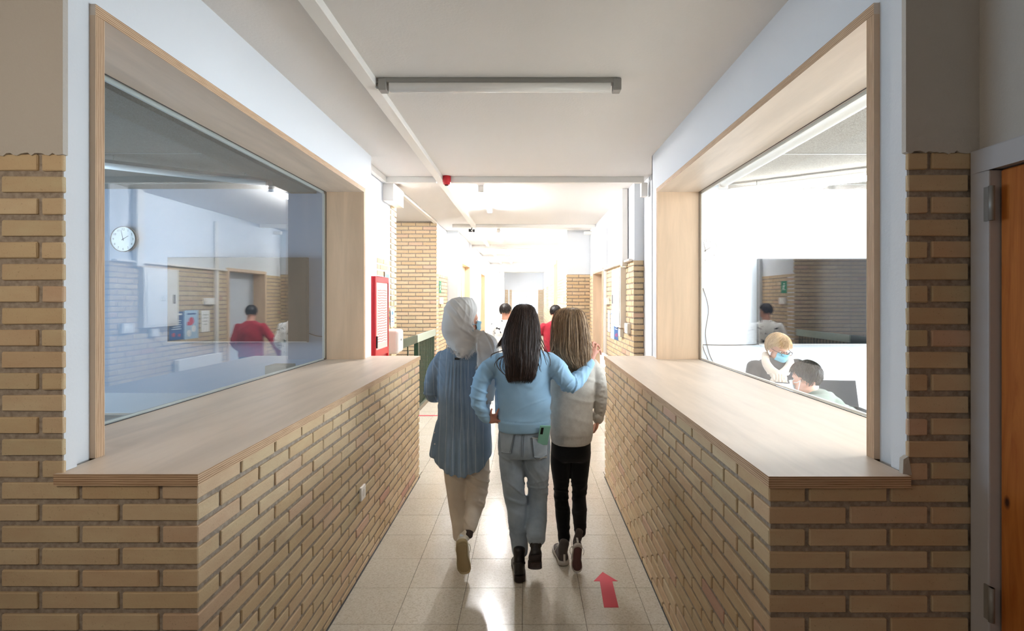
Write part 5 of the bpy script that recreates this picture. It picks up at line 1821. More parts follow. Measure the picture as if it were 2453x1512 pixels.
# ================================================================== right girl: oatmeal knit sweater, black trousers
def girl_right():
    Y = 3.42
    sh = (.30, 3.42, 0.0)
    root = person(sh, 'girl with light brown hair in an oatmeal knit sweater and black trousers')
    q = lambda x, y, dy=0: P(x, y, Y + dy)
    cx = lambda px: q(px, 0).x
    zz = lambda py: q(0, py).z
    def sec(py, l, r, bk, fr, dy=0): return ((cx(l) + cx(r)) / 2, Y + dy, zz(py), (cx(r) - cx(l)) / 2, bk, fr)
    hc = q(1364, 787); R = rot(-.15, .05)
    neck = q(1364, 846)
    sL, sR = q(1318, 878), q(1420, 876)
    eR, wR = q(1436, 955, .0), q(1432, 1003, .06)
    eL, wL = q(1320, 945, .08), q(1352, 945, .25)
    hL, hR = q(1346, 1078), q(1388, 1078)
    b = MB(); head_prims(b, hc, R, .95)
    limb(b, [hc + V((0, -.02, -.05)), q(1364, 830), neck], [.050, .048, .056])
    ring_loft(b, [(neck.x, Y, neck.z + .02, .055, .05, .05), (neck.x, Y, neck.z - .04, .11, .065, .06), (neck.x, Y, 1.20, .14, .085, .085), (neck.x, Y, .98, .115, .08, .085), (neck.x, Y, .84, .112, .09, .09), (neck.x, Y, .72, .108, .085, .08)], 32, 5)
    AR = ([sR + V((-.02, 0, .0)), q(1430, 900), q(1436, 930, .01), q(1438, 962, .02), q(1436, 985, .05), wR], [.060, .056, .050, .046, .042, .036])
    AL = ([sL + V((.02, 0, 0)), q(1322, 915, .03), q(1320, 945, .08), wL], [.062, .058, .052, .038])
    for A_ in (AL, AR): limb(b, A_[0], [r * .68 for r in A_[1]])
    for LG in (LEG_RL, LEG_RR): limb(b, [q(*p_[:2], p_[3] if len(p_) > 3 else 0) for p_ in LG], [p_[2] * .78 for p_ in LG])
    hand_prims(b, wR, (-.1, .5, -1), (1, 0, 0), 1, .88, .5); hand_prims(b, wL, (1, .1, .2), (0, 1, 0), -1, .88, .5)
    finish('body', remeshed(b, .006, 2), SKIN, root, sh)
    face_bits(root, hc, R, .95, sh)
    s = MB()
    ring_loft(s, [sec(836, 1340, 1388, .055, .05), sec(850, 1326, 1404, .07, .06), sec(864, 1316, 1422, .088, .075), sec(884, 1312, 1430, .108, .09), sec(920, 1312, 1426, .115, .10), sec(965, 1314, 1422, .118, .105),
                  sec(1010, 1316, 1420, .125, .11), sec(1034, 1317, 1420, .128, .112), sec(1038, 1318, 1419, .122, .108), sec(1052, 1320, 1417, .122, .108), sec(1058, 1322, 1414, .112, .10)], 56, 6, 0,
              lambda u, t: -.008 * max(0, -math.sin(t)) * (u > .85))
    for A_ in (AL, AR): limb(s, A_[0][:-1] + [A_[0][-2].lerp(A_[0][-1], .8)], A_[1])
    me = remeshed(s, .0062, 6)
    zr = zz(1036); c0 = cx(1368)
    def dk_(c, n):
        ang = np.arctan2((c[:, 1] - Y), c[:, 0] - c0)
        rib = np.clip((zr - c[:, 2]) / .004, 0, 1) * (np.abs(c[:, 0] - c0) < .16)
        tors = (np.abs(c[:, 0] - c0) < .135)
        knit = .0012 * np.sin(c[:, 0] * 2 * PI / .011) * np.sin(c[:, 2] * 2 * PI / .009)
        arm = (c[:, 0] > cx(1426))
        cable = .003 * np.exp(-((c[:, 0] - cx(1441) - .004 * np.sin(c[:, 2] * 160)) / .008) ** 2) * arm
        d = .0022 * rib * np.clip((c[:, 2] - zz(1056)) / .01, 0, 1) * np.sin(ang * 62) + knit * (1 - rib) + cable * np.sin(c[:, 2] * 220)
        d += folds(c, [((cx(1400), Y, zz(960)), (.4, 0, 1), (.09, .2, .16), .09, .004), (tuple(eR), (.2, 0, 1), (.06, .1, .08), .03, .004), ((cx(1345), Y, zz(1000)), (1, 0, .3), (.08, .2, .1), .06, .0035)])
        return d
    displace(me, dk_)
    fb = fabric('oatmeal_knit', C(222, 216, 206), C(208, 200, 190), 520, .7, .95, 30)
    finish('knit_sweater', me, fb, root, sh)
    m = MB(); pts = [sub(q(1428, 994, .05), sh), sub(q(1433, 1000, .06), sh), sub(q(1432, 1006, .07), sh)]
    smooth_tube(m, pts, [.040, .039, .034], 24, 3); m.build('cuff', fb, root)
    # trousers
    j = MB()
    ring_loft(j, [sec(1040, 1322, 1414, .098, .09), sec(1062, 1320, 1415, .106, .09), sec(1085, 1320, 1415, .105, .085), sec(1100, 1324, 1413, .085, .08)], 40, 5)
    def leg(pts): limb(j, [q(*p[:2], p[3] if len(p) > 3 else 0) for p in pts], [p[2] for p in pts], 22)
    leg(LEG_RL)
    leg(LEG_RR)
    me = remeshed(j, .006, 4)
    displace(me, lambda c, n: folds(c, [(tuple(q(1345, 1190)), (.2, 0, 1), (.08, .2, .07), .022, .004), (tuple(q(1388, 1185)), (-.2, 0, 1), (.08, .2, .07), .022, .004), (tuple(q(1352, 1285)), (0, 0, 1), (.06, .2, .06), .018, .004), (tuple(q(1390, 1262)), (0, 0, 1), (.06, .2, .06), .018, .003)]))
    finish('trousers', me, fabric('black_trousers', C(16, 16, 17), C(12, 12, 13), 500, .2, .8), root, sh)
    canvas = fabric('grey_canvas', C(92, 84, 80), C(80, 72, 70), 600, .3); wht = plain('white_rubber', C(206, 200, 192), .5); brn = plain('brown_rubber_sole', C(92, 62, 60), .7); lace = plain('white_lace', C(220, 214, 206), .7)
    hb = P(1352, 1353, 3.27); hb.z = .003
    shoe(root, 'shoe', hb, (-.16, 1, 0), (0, 0, 1), .235, 'high', sh, [canvas, wht, brn, lace], ankle=P(1352, 1300, 3.32), sx=-1)
    shoe(root, 'shoe', P(1385, 1306, 3.16), (-.02, .12, -1), (0, 1, .12), .185, 'high', sh, [canvas, wht, brn, lace], ankle=P(1389, 1272, 3.26), sx=1)
    # hair
    secs = [sec(737, 1361, 1369, .01, .01, -.01), sec(739, 1352, 1377, .035, .03, -.01), sec(743, 1343, 1385, .062, .045, -.01), sec(751, 1336, 1391, .085, .05, -.015), sec(764, 1330, 1396, .098, .06, -.02), sec(790, 1327, 1402, .104, .045, -.03), sec(812, 1326, 1405, .102, .03, -.04),
            sec(832, 1325, 1408, .100, .025, -.05), sec(848, 1330, 1409, .090, .025, -.06), sec(862, 1344, 1406, .070, .03, -.08), sec(872, 1362, 1402, .05, .03, -.09), sec(880, 1378, 1400, .03, .025, -.10)]
    hm = hair_mat('light_brown_hair', C(80, 58, 44), C(222, 188, 150), .42)
    m = long_hair(root, secs, hm, sh, 1700, 23, .014, .0015, tipjit=.045, wave=.05)
    rr = random.Random(9); L = []
    for pts in ([(1332, 832), (1322, 848), (1312, 854)], [(1345, 855), (1338, 866), (1346, 876)], [(1352, 860), (1350, 874), (1356, 884)], [(1340, 846), (1332, 858), (1328, 862)], [(1372, 868), (1378, 880), (1386, 888)], [(1328, 820), (1320, 840), (1318, 852)],
                [(1402, 820), (1412, 826), (1418, 840)], [(1400, 812), (1414, 822), (1424, 836)], [(1360, 864), (1362, 878), (1368, 884)], [(1392, 868), (1390, 882), (1384, 890)]):
        for _ in range(5):
            L.append(([q(x + rr.uniform(-2, 2), y + rr.uniform(-2, 2), -.12) for x, y in pts], .0015))
    locks(m, L, sh)
    m.build('hair', hm, root)
    return root


# ================================================================== left girl: grey headscarf, blue striped tunic, cream trousers
def girl_left():
    Y = 3.38
    sh = (-.42, 3.38, 0.0)
    root = person(sh, 'girl in a pale grey headscarf, blue striped tunic and cream trousers')
    q = lambda x, y, dy=0: P(x, y, Y + dy)
    cx = lambda px: q(px, 0).x
    zz = lambda py: q(0, py).z
    def sec(py, l, r, bk, fr, dy=0): return ((cx(l) + cx(r)) / 2, Y + dy, zz(py), (cx(r) - cx(l)) / 2, bk, fr)
    hc = q(1115, 770); R = rot(-1.05, .12)
    neck = q(1105, 836)
    sL, sR = q(1058, 858), q(1160, 862)
    eL, wL = q(1034, 945, .04), q(1060, 950, .22)
    eR, wR = q(1172, 950, .05), q(1160, 985, .2)
    b = MB(); head_prims(b, hc, R, .96)
    limb(b, [hc + V((0, -.02, -.05)), q(1106, 820), neck], [.052, .050, .058])
    ring_loft(b, [(neck.x, Y, neck.z + .02, .055, .05, .05), (neck.x, Y, neck.z - .04, .12, .065, .06), (neck.x, Y, 1.22, .15, .085, .085), (neck.x, Y, .98, .12, .08, .085), (neck.x, Y, .84, .15, .09, .09), (neck.x, Y, .70, .14, .09, .08)], 32, 5)
    AL = ([sL + V((.02, 0, 0)), q(1046, 885, .01), q(1036, 915, .02), q(1033, 940, .04), q(1042, 950, .12), wL], [.062, .060, .054, .050, .044, .034])
    AR = ([sR + V((-.02, 0, 0)), q(1162, 895, .02), q(1164, 930, .05), q(1162, 955, .12), wR], [.060, .056, .050, .044, .034])
    for A_ in (AL, AR): limb(b, A_[0], [r * .68 for r in A_[1]])
    for LG in (LEG_HL, LEG_HR): limb(b, [q(*p_[:2], p_[3] if len(p_) > 3 else 0) for p_ in LG], [p_[2] * .68 for p_ in LG])
    hand_prims(b, wL, (.7, .8, .1), (0, .2, 1), 1, .9, .6); hand_prims(b, wR, (-.6, .8, .1), (0, .2, 1), -1, .9, .6)
    finish('body', remeshed(b, .006, 2), SKIN, root, sh)
    face_bits(root, hc, R, .96, sh)
    # mask
    Mx = Matrix.Translation(-V(sh)) @ T4(hc, R, .96)
    m = MB(); nu, nv = 14, 10; vs = []
    for off in (0, -.002):
        for j in range(nv + 1):
            for i in range(nu + 1):
                u = i / nu * 2 - 1; v = j / nv
                x = u * .062 * (1 - .12 * abs(v - .5)); z = .012 - v * .108
                y = .116 - .055 * abs(u) ** 1.9 - .05 * max(0, v - .55) ** 1.2 + .003 * math.sin(v * 18) + off
                vs.append((x, y, z))
    W_ = nu + 1; fs = []
    B = W_ * (nv + 1)
    for j in range(nv):
        for i in range(nu):
            a = j * W_ + i; fs += [(a, a + W_, a + W_ + 1, a + 1), (B + a, B + a + 1, B + a + W_ + 1, B + a + W_)]
    m.add(vs, fs, 0, True, Mx)
    for sx in (-1, 1):
        for z0 in (-.012, -.095): m.tube([Mx @ V(p) for p in ((sx * .058, .058, z0), (sx * .074, .03, (z0 - .02) / 2), (sx * .080, -.01, -.01))], .0018, 5)
    mk = m.build('face_mask', plain('pale_blue_mask', C(150, 196, 220), .8), root)

    # trousers (cream, wide) under the tunic
    j = MB()
    ring_loft(j, [sec(1020, 1066, 1160, .095, .09), sec(1060, 1062, 1166, .11, .09), sec(1090, 1062, 1172, .105, .085), sec(1110, 1066, 1170, .09, .08)], 40, 5)
    def leg(pts): limb(j, [q(*p[:2], p[3] if len(p) > 3 else 0) for p in pts], [p[2] for p in pts], 22)
    leg(LEG_HL)
    leg(LEG_HR)
    me = remeshed(j, .0065, 5)
    displace(me, lambda c, n: folds(c, [(tuple(q(1142, 1140)), (.6, 0, 1), (.09, .2, .08), .04, .006), (tuple(q(1130, 1200, -.1)), (.5, 0, 1), (.08, .2, .09), .035, .005), (tuple(q(1100, 1180)), (1, 0, .2), (.06, .2, .14), .035, .003), (tuple(q(1104, 1270)), (1, 0, 0), (.05, .2, .06), .03, .003)]) + .001 * nz(c, .04))
    trs = finish('trousers', me, fabric('cream_trousers', C(226, 214, 198), C(214, 200, 184), 500, .25), root, sh)
    # tunic
    s = MB()
    def hem(u, t):
        if u < .55: return 0
        f = (u - .55) / .45
        bk = max(0, -math.sin(t)); sd = abs(math.cos(t))
        return f * f * (-.105 * bk ** 1.5 - .0 * sd)
    ring_loft(s, [sec(826, 1086, 1130, .055, .05), sec(836, 1066, 1144, .075, .06), sec(848, 1052, 1162, .092, .075), sec(870, 1046, 1168, .112, .09), sec(910, 1048, 1168, .115, .10), sec(960, 1050, 1172, .118, .11),
                  sec(1010, 1048, 1175, .125, .115), sec(1055, 1044, 1176, .135, .12), sec(1082, 1040, 1177, .140, .12), sec(1090, 1042, 1176, .132, .115)], 64, 7, 0, hem)
    for A_ in (AL, AR): limb(s, A_[0][:-1] + [A_[0][-2].lerp(A_[0][-1], .8)], A_[1])
    # side tails of the shirt
    smooth_tube(s, [q(1056, 1010), q(1048, 1050), q(1042, 1084)], [(.030, .075), (.034, .085), (.036, .085)], 16, 4, 0, (0, 1, 0))
    smooth_tube(s, [q(1164, 1010, .03), q(1168, 1045, .03), q(1170, 1074, .03)], [(.024, .06), (.024, .07), (.022, .07)], 16, 4, 0, (0, 1, 0))
    me = remeshed(s, .0062, 4)
    x0 = cx(1104)
    def ds(c, n):
        back = (c[:, 1] < Y) * 1.0
        below = np.clip((zz(858) - c[:, 2]) / .05, 0, 1)
        spread = np.clip((zz(858) - c[:, 2]) / .75, 0, 1)
        pleat = .0055 * back * below * np.exp(-(np.abs(c[:, 0] - x0) / (.05 + .09 * spread)) ** 2) * np.cos((c[:, 0] - x0) / (.020 + .022 * spread) * 2 * PI)
        yoke = -.003 * np.exp(-((c[:, 2] - zz(857)) / .003) ** 2) * back * (np.abs(c[:, 0] - x0) < .15)
        low = np.clip((1.0 - c[:, 2]) / .3, 0, 1)
        wav = .005 * low * np.sin(np.arctan2(c[:, 1] - Y, c[:, 0] - x0) * 9 + 1.0)
        d = folds(c, [(tuple(eL), (.2, 0, 1), (.06, .12, .07), .022, .005), (tuple(q(1044, 885)), (.8, 0, .5), (.05, .15, .08), .03, .004), (tuple(q(1060, 900, -.08)), (1, 0, .6), (.05, .2, .12), .045, .0035), (tuple(q(1150, 930, -.08)), (1, 0, -.3), (.05, .2, .14), .04, .0035)])
        return pleat + yoke + wav + d
    displace(me, ds)
    tun = Mat('blue_striped_cotton', rough=.9, spec=.15)
    tc = tun.n('ShaderNodeTexCoord'); sp = tun.n('ShaderNodeSeparateXYZ'); tun.l(tc.outputs['Object'], sp.inputs[0])
    wob = tun.noise(tun.coord('Object', (2, 2, 2)), 1.5, 2)
    xx = tun.math('ADD', tun.math('DIVIDE', sp.outputs[0], .047), tun.math('MULTIPLY', wob, .8))
    fr = tun.math('ABSOLUTE', tun.math('SUBTRACT', tun.math('FRACT', xx), .5))
    line = tun.ramp(fr, [(.0, (1, 1, 1, 1)), (.018, (.7, .7, .7, 1)), (.04, (0, 0, 0, 1))])
    dots = tun.noise(tun.coord('Object', (1, 1, 90)), 3, 2)
    base = tun.ramp(tun.noise(tun.coord('Object', (1, 1, 1)), 6, 4), [(.3, C(122, 144, 166)), (.7, C(140, 160, 182))])
    tun.col(tun.mix(tun.math('MULTIPLY', line, tun.math('MULTIPLY_ADD', dots, .7, .25)), base, C(214, 220, 226)))
    tun.bump(tun.noise(tun.coord(), 600, 2), .2, .003)
    tunic = finish('tunic', me, tun.m, root, sh)
    bv = BVHTree.FromPolygons([v.co for v in tunic.data.vertices], [p.vertices[:] for p in tunic.data.polygons])
    patch(root, tunic, [(cx(1095), zz(853)), (cx(1106), zz(853)), (cx(1106), zz(858)), (cx(1095), zz(858))], M['black'], 'label_tag', sh, .003, 4, bvh=bv)
    for px, py in ((1040, 1030), (1041, 1055)):
        m = MB(); p = bv.ray_cast(V((cx(px + 6) - sh[0], -3, zz(py))), V((0, 1, 0)))
        if p[0] is not None:
            m.cyl(p[0], .005, .004, 'y', 12); m.build('button', M['trunk_g'], root)
    # headscarf
    s = MB()
    ring_loft(s, [sec(711, 1098, 1118, .01, .01, -.0), sec(714, 1084, 1130, .045, .045), sec(724, 1072, 1141, .085, .075), sec(742, 1064, 1146, .108, .085, -.005), sec(765, 1060, 1140, .118, .075, -.01), sec(788, 1058, 1139, .120, .075, -.01),
                  sec(804, 1060, 1146, .118, .085), sec(818, 1068, 1152, .118, .095, .0), sec(832, 1078, 1152, .125, .09), sec(845, 1088, 1140, .135, .07), sec(853, 1096, 1122, .138, .05)], 56, 6, 0, None, 2.0)
    # drape over the right shoulder, front to back
    smooth_tube(s, [q(1136, 800, -.03), q(1152, 806, -.07), q(1163, 824, -.115), q(1163, 848, -.135), q(1154, 870, -.135), q(1147, 884, -.125)], [(.03, .02), (.045, .020), (.060, .016), (.055, .012), (.032, .009), (.014, .005)], 18, 5, 0, (0, -1, .2))
    smooth_tube(s, [q(1150, 808, -.04), q(1172, 816, -.02), q(1183, 834, .02), q(1186, 870, .10)], [(.035, .05), (.045, .05), (.032, .05), (.02, .05)], 18, 5, 0, (0, -1, .2))
    # opening for the face is on the far right: cut the scarf back around the mask
    me = remeshed(s, .006, 5)
    fc = hc + R @ V((0, .115, -.020))
    def dh(c, n):
        d = folds(c, [(tuple(q(1085, 745, -.1)), (.9, .2, .5), (.07, .12, .10), .028, .0050), (tuple(q(1110, 800, -.1)), (.55, .1, 1), (.12, .16, .06), .034, .0085), (tuple(q(1132, 760, -.05)), (1, .4, -.25), (.06, .1, .09), .020, .0045),
                      (tuple(q(1105, 825, -.12)), (.4, .1, 1), (.12, .2, .03), .022, .006), (tuple(q(1165, 840, -.1)), (1, .3, .25), (.06, .14, .10), .030, .0110), (tuple(q(1120, 728)), (.9, .5, .3), (.08, .1, .04), .018, .0035)])
        dist = np.linalg.norm(c - np.array(fc), axis=1)
        return d - .045 * np.exp(-(dist / .055) ** 2)
    displace(me, dh)
    scm = fabric('pale_grey_scarf', C(222, 220, 217), C(212, 209, 207), 900, .3, .95, 4)
    scarf = finish('headscarf', me, scm, root, sh)
    rr = random.Random(5)
    m = MB()
    for i in range(110):   # fringe along the lower back edge
        u = rr.random(); x = 1070 + u * 76; y = 826 + 26 * math.sin(min(1, u * 1.25) * PI * .62) + rr.uniform(-3, 2)
        if x > 1122: y -= (x - 1122) * .75
        p0 = q(x, y, -.128 + .02 * abs(u - .5)); 
        m.tube([sub(p0, sh), sub(p0 + V((rr.uniform(-.006, .006), -.008, -.012)), sh), sub(p0 + V((rr.uniform(-.012, .012), -.006, -.026)), sh)], [.0012, .001, .0005], 3)
    for i in range(30):
        p0 = q(1140 + rr.uniform(0, 14), 880 + rr.uniform(-6, 4), -.13)
        m.tube([sub(p0, sh), sub(p0 + V((rr.uniform(-.01, .01), -.004, -.02)), sh)], [.001, .0005], 3)
    m.build('fringe', scm, root)
    # scarf end hanging in front, seen between the arm and the body
    s2 = MB(); smooth_tube(s2, [sub(q(1184, 860, .02), sh), sub(q(1180, 900, -.06), sh), sub(q(1173, 935, -.07), sh), sub(q(1170, 958, -.07), sh)], [(.03, .02), (.036, .014), (.036, .012), (.034, .010)], 18, 5, 0, (0, -1, 0))
    for i in range(40):
        p0 = q(1160 + rr.uniform(0, 20), 958, -.07); s2.tube([sub(p0, sh), sub(p0 + V((rr.uniform(-.005, .005), 0, -.03)), sh)], [.0012, .0005], 3)
    s2.build('scarf_end', scm, root)
    # shoes
    wh = plain('off_white_leather', C(226, 218, 204), .5); sole = plain('worn_cream_sole', C(178, 160, 124), .75); tr_ = plain('worn_tread', C(160, 140, 104), .8); lc = plain('cream_lace', C(214, 206, 190), .7); tab = plain('sky_heel_tab', C(206, 216, 224), .5)
    shoe(root, 'shoe', P(1106, 1296, 3.08), (.08, .16, -1), (-.12, 1, .12), .225, 'low', sh, [wh, sole, tr_, lc, tab], ankle=P(1121, 1279, 3.17), sx=1)
    hb = q(1103, 1308, .16); hb.z = .003
    shoe(root, 'shoe', hb, (-.08, 1, 0), (0, 0, 1), .245, 'low', sh, [wh, sole, tr_, lc, tab], ankle=q(1103, 1290, .20), sx=-1)
    m = MB(); smooth_tube(m, [sub(q(1126, 1266, -.19), sh), sub(P(1121, 1282, 3.165), sh)], [.026, .030], 18, 3); m.build('sock', plain('dark_sock', C(70, 58, 54), .9), root)
    return root


# ================================================================== boys in the corridor (each seen directly and in the left glass)
def boy(x, Y, top, facing, label, shirt, sleeve, pants, seedn, arm_out=False, pattern=None, skin=SKIN):
    sh = (x, Y, 0)
    root = person(sh, label)
    k = top / 1.66
    Rz = Matrix.Rotation(facing, 3, 'Z')
    G = lambda a, b, c: V((x, Y, 0)) + Rz @ V((a, b, c)) * k
    hc = G(0, .02, 1.545); R = rot(facing + (-.35 if arm_out else -.5), .15)
    b = MB(); head_prims(b, hc, R, .95 * k)
    limb(b, [hc + V((0, 0, -.05)), G(0, 0, 1.46), G(0, 0, 1.40)], [.052, .052, .060])
    ring = [(x, Y, 1.41 * k, .07, .06, .055), (x, Y, 1.36 * k, .15, .075, .07), (x, Y, 1.26 * k, .17, .095, .09), (x, Y, 1.05 * k, .14, .09, .09), (x, Y, .92 * k, .155, .10, .09), (x, Y, .82 * k, .15, .1, .09)]
    ring_loft(b, ring, 32, 4)
    spread = .16 if arm_out else .05
    arms = {-1: [G(-.18, 0, 1.34), G(-.22 - spread, -.04, 1.08), G(-.20 - spread * 1.4, .06, .86)], 1: [G(.18, 0, 1.34), G(.23, -.04, 1.08), G(.20, .16, .95)]}
    for sx in (-1, 1):
        limb(b, arms[sx], [.044, .036, .025])
        hand_prims(b, arms[sx][2], (arms[sx][2] - arms[sx][1]), Rz @ V((sx, 0, 0)), -sx, .9, .45)
        limb(b, [G(sx * .085, 0, .84), G(sx * .095, .03 * sx, .46), G(sx * .10, .06 * sx, .09)], [.078, .052, .036])
    finish('body', remeshed(b, .0085, 2), skin, root, sh)
    face_bits(root, hc, R, .95 * k, sh)
    s = MB()
    ring_loft(s, [(x, Y, 1.43 * k, .062, .06, .055), (x, Y, 1.40 * k, .11, .075, .07), (x, Y, 1.355 * k, .175, .09, .08), (x, Y, 1.24 * k, .188, .112, .10), (x, Y, 1.05 * k, .172, .112, .105), (x, Y, .90 * k, .175, .115, .105), (x, Y, .885 * k, .165, .108, .10)], 48, 5)
    for sx in (-1, 1):
        a = arms[sx]
        if sleeve == 'long': limb(s, [a[0] - V((sx * .01, 0, 0)), a[0].lerp(a[1], .5), a[1], a[1].lerp(a[2], .95)], [.064, .058, .050, .036])
        else: limb(s, [a[0], a[0].lerp(a[1], .75)], [.066, .060])
    me = remeshed(s, .0085, 4)
    displace(me, lambda c, n: folds(c, [(tuple(arms[-1][1]), (0, 0, 1), .08, .03, .006), (tuple(arms[1][1]), (0, 0, 1), .08, .03, .006), ((x, Y, 1.1), (.5, .2, 1), (.2, .2, .2), .07, .004)]))
    finish('shirt', me, shirt, root, sh)
    j = MB()
    ring_loft(j, [(x, Y, .96 * k, .15, .10, .09), (x, Y, .86 * k, .165, .115, .1), (x, Y, .78 * k, .16, .1, .09)], 32, 4)
    for sx in (-1, 1): limb(j, [G(sx * .085, 0, .82), G(sx * .095, .03 * sx, .46), G(sx * .10, .06 * sx, .09)], [.092, .070, .060])
    finish('trousers', remeshed(j, .009, 3), pants, root, sh)
    wr_ = plain('trainer_white', C(210, 210, 208), .5)
    for sx in (-1, 1):
        hb = G(sx * .10, .06 * sx - .04, 0); hb.z = .003
        shoe(root, 'shoe', hb, Rz @ V((sx * .1, 1, 0)), (0, 0, 1), .26, 'low', sh, [M['dark'], wr_, wr_, wr_, wr_], ankle=G(sx * .10, .06 * sx, .10), sx=sx)
    short_hair('hair', root, hc, R, .95 * k, sh, hair_mat('boy_dark_hair_%d' % seedn, C(18, 15, 15), C(58, 46, 42)), .014, seedn=seedn, strands=700)
    return root


def patterned():
    m = Mat('white_shirt_black_print', rough=.85)
    n1 = m.noise(m.coord(), 9, 3, .6, 2.5)
    m.col(m.ramp(n1, [(.60, C(236, 234, 230)), (.63, C(30, 30, 32))])); return m.m


girl_middle()
girl_right()
girl_left()
boy(-.30, 7.35, 1.625, .15, 'boy in a white shirt with black print walking ahead of the girls', patterned(), 'long', fabric('blue_jeans', C(70, 100, 130)), 2)
boy(.42, 7.55, 1.60, -.05, 'boy in a plain red sweater walking ahead on the right', fabric('red_sweater', C(178, 48, 62), C(150, 36, 50), 300, .4), 'long', fabric('grey_trousers', C(90, 92, 100)), 6, True)


# ================================================================== teacher and boy in the meeting room
def teacher():
    Y = 4.72
    q = lambda a, b, dy=0: P(a, b, Y + dy)
    sh = (2.25, 4.72, .0)
    root = person(sh, 'seated teacher with short blonde hair, glasses, mask and long beige scarf')
    hc = q(1864, 836, -.03); R = rot(PI - .45 + .9, .42)   # looks down towards the boy, turned to the viewer
    R = rot(PI + .32, .45)
    b = MB(); head_prims(b, hc, R, 1.0)
    cxp = q(1858, 0).x
    limb(b, [hc + V((0, .03, -.05)), q(1858, 872), q(1856, 890)], [.05, .052, .06])
    sL, sR = q(1812, 878), q(1904, 876)
    ring_loft(b, [(cxp, Y, 1.08, .06, .05, .05), (cxp, Y, 1.03, .15, .07, .07), (cxp, Y, .92, .18, .10, .10), (cxp, Y + .04, .70, .16, .10, .10), (cxp, Y + .06, .50, .18, .14, .12)], 32, 4)
    aL = [sL, V((sL.x - .06, Y - .02, .82)), V((sL.x + .06, Y - .26, .80))]
    aR = [sR, V((sR.x + .08, Y - .06, .83)), V((sR.x + .0, Y - .28, .80))]
    for a, sx in ((aL, 1), (aR, -1)):
        limb(b, a, [.045, .036, .025]); hand_prims(b, a[2], (sx * .3, -1, -.05), (0, -.1, 1), sx, .92, .35)
    for sx in (-1, 1): limb(b, [V((cxp + sx * .09, Y + .04, .50)), V((cxp + sx * .10, Y - .36, .52)), V((cxp + sx * .10, Y - .34, .09))], [.085, .058, .038])
    finish('body', remeshed(b, .007, 2), SKIN, root, sh)
    face_bits(root, hc, R, 1.0, sh)
    s = MB()
    ring_loft(s, [(cxp, Y, 1.16, .08, .07, .06), (cxp, Y, 1.125, .15, .095, .085), (cxp, Y, 1.06, .215, .12, .11), (cxp, Y, .92, .235, .13, .13), (cxp, Y + .03, .70, .20, .13, .13), (cxp, Y + .05, .50, .21, .16, .15)], 48, 5)
    limb(s, [aL[0], aL[0].lerp(aL[1], .5), aL[1], aL[1].lerp(aL[2], .9)], [.085, .078, .066, .045]); limb(s, [aR[0], aR[0].lerp(aR[1], .5), aR[1], aR[1].lerp(aR[2], .9)], [.085, .078, .066, .045])
    me = remeshed(s, .008, 5); displace(me, lambda c, n: .004 * nz(c, .08))
    finish('coat', me, fabric('dark_charcoal_coat', C(58, 58, 64), C(48, 48, 54)), root, sh)
    j = MB()
    ring_loft(j, [(cxp, Y + .05, .56, .18, .15, .14), (cxp, Y + .05, .44, .17, .15, .14)], 32, 4)
    for sx in (-1, 1): limb(j, [V((cxp + sx * .09, Y + .04, .50)), V((cxp + sx * .10, Y - .36, .52)), V((cxp + sx * .10, Y - .34, .09))], [.10, .072, .055])
    finish('trousers', remeshed(j, .010, 3), fabric('dark_trousers', C(40, 42, 52)), root, sh)
    for sx in (-1, 1):
        hb = V((cxp + sx * .10, Y - .30, .003)); shoe(root, 'shoe', hb, (0, -1, 0), (0, 0, 1), .24, 'low', sh, [M['black'], M['dark'], M['dark'], M['black'], M['black']], sx=sx, ankle=V((cxp + sx * .10, Y - .34, .09)))
    # scarf: loop and two hanging ends
    s = MB()
    fy = Y - .12
    smooth_tube(s, [q(1834, 850, .04), q(1835, 868, -.08), q(1846, 886, -.16), q(1864, 900, -.20)], [(.035, .03), (.042, .03), (.042, .028), (.045, .026)], 18, 6, 0, (0, 1, 0))
    smooth_tube(s, [q(1890, 856, .04), q(1893, 870, -.08), q(1885, 886, -.16), q(1868, 900, -.19)], [(.035, .03), (.038, .03), (.040, .028), (.042, .026)], 18, 6, 0, (0, 1, 0))
    smooth_tube(s, [q(1866, 893, -.20), q(1866, 910, -.21), q(1865, 935, -.20), q(1864, 965, -.18)], [(.050, .03), (.075, .026), (.090, .022), (.092, .02)], 20, 6, 0, (0, 1, 0))
    smooth_tube(s, [q(1836, 856, .04), q(1850, 862, .12), q(1876, 862, .12), q(1890, 858, .04)], [(.035, .035)] * 4, 16, 5)
    me = remeshed(s, .006, 3)
    displace(me, lambda c, n: .005 * np.sin((c[:, 0] - .35 * np.abs(c[:, 0] - cxp) * (c[:, 2] > .99) + .012 * nz(c, .10)) * 2 * PI / .030) * (c[:, 2] < 1.04))
    finish('scarf', me, fabric('beige_scarf', C(226, 208, 190), C(214, 194, 176)), root, sh)
    Mx = Matrix.Translation(-V(sh)) @ T4(hc, R, 1.0)
    m = MB(); nu, nv = 14, 10; vs = []
    for off in (0, -.002):
        for j_ in range(nv + 1):
            for i in range(nu + 1):
                u = i / nu * 2 - 1; v = j_ / nv
                vs.append((u * .066, .122 - .055 * abs(u) ** 1.9 - .05 * max(0, v - .55) ** 1.2 + .003 * math.sin(v * 18) + off, +.010 - v * .106))
    W_ = nu + 1; fs = []; B = W_ * (nv + 1)
    for j_ in range(nv):
        for i in range(nu):
            a = j_ * W_ + i; fs += [(a, a + W_, a + W_ + 1, a + 1), (B + a, B + a + 1, B + a + W_ + 1, B + a + W_)]
    m.add(vs, fs, 0, True, Mx)
    m.build('face_mask', plain('light_blue_mask', C(140, 206, 226), .8), root)
    m = MB()
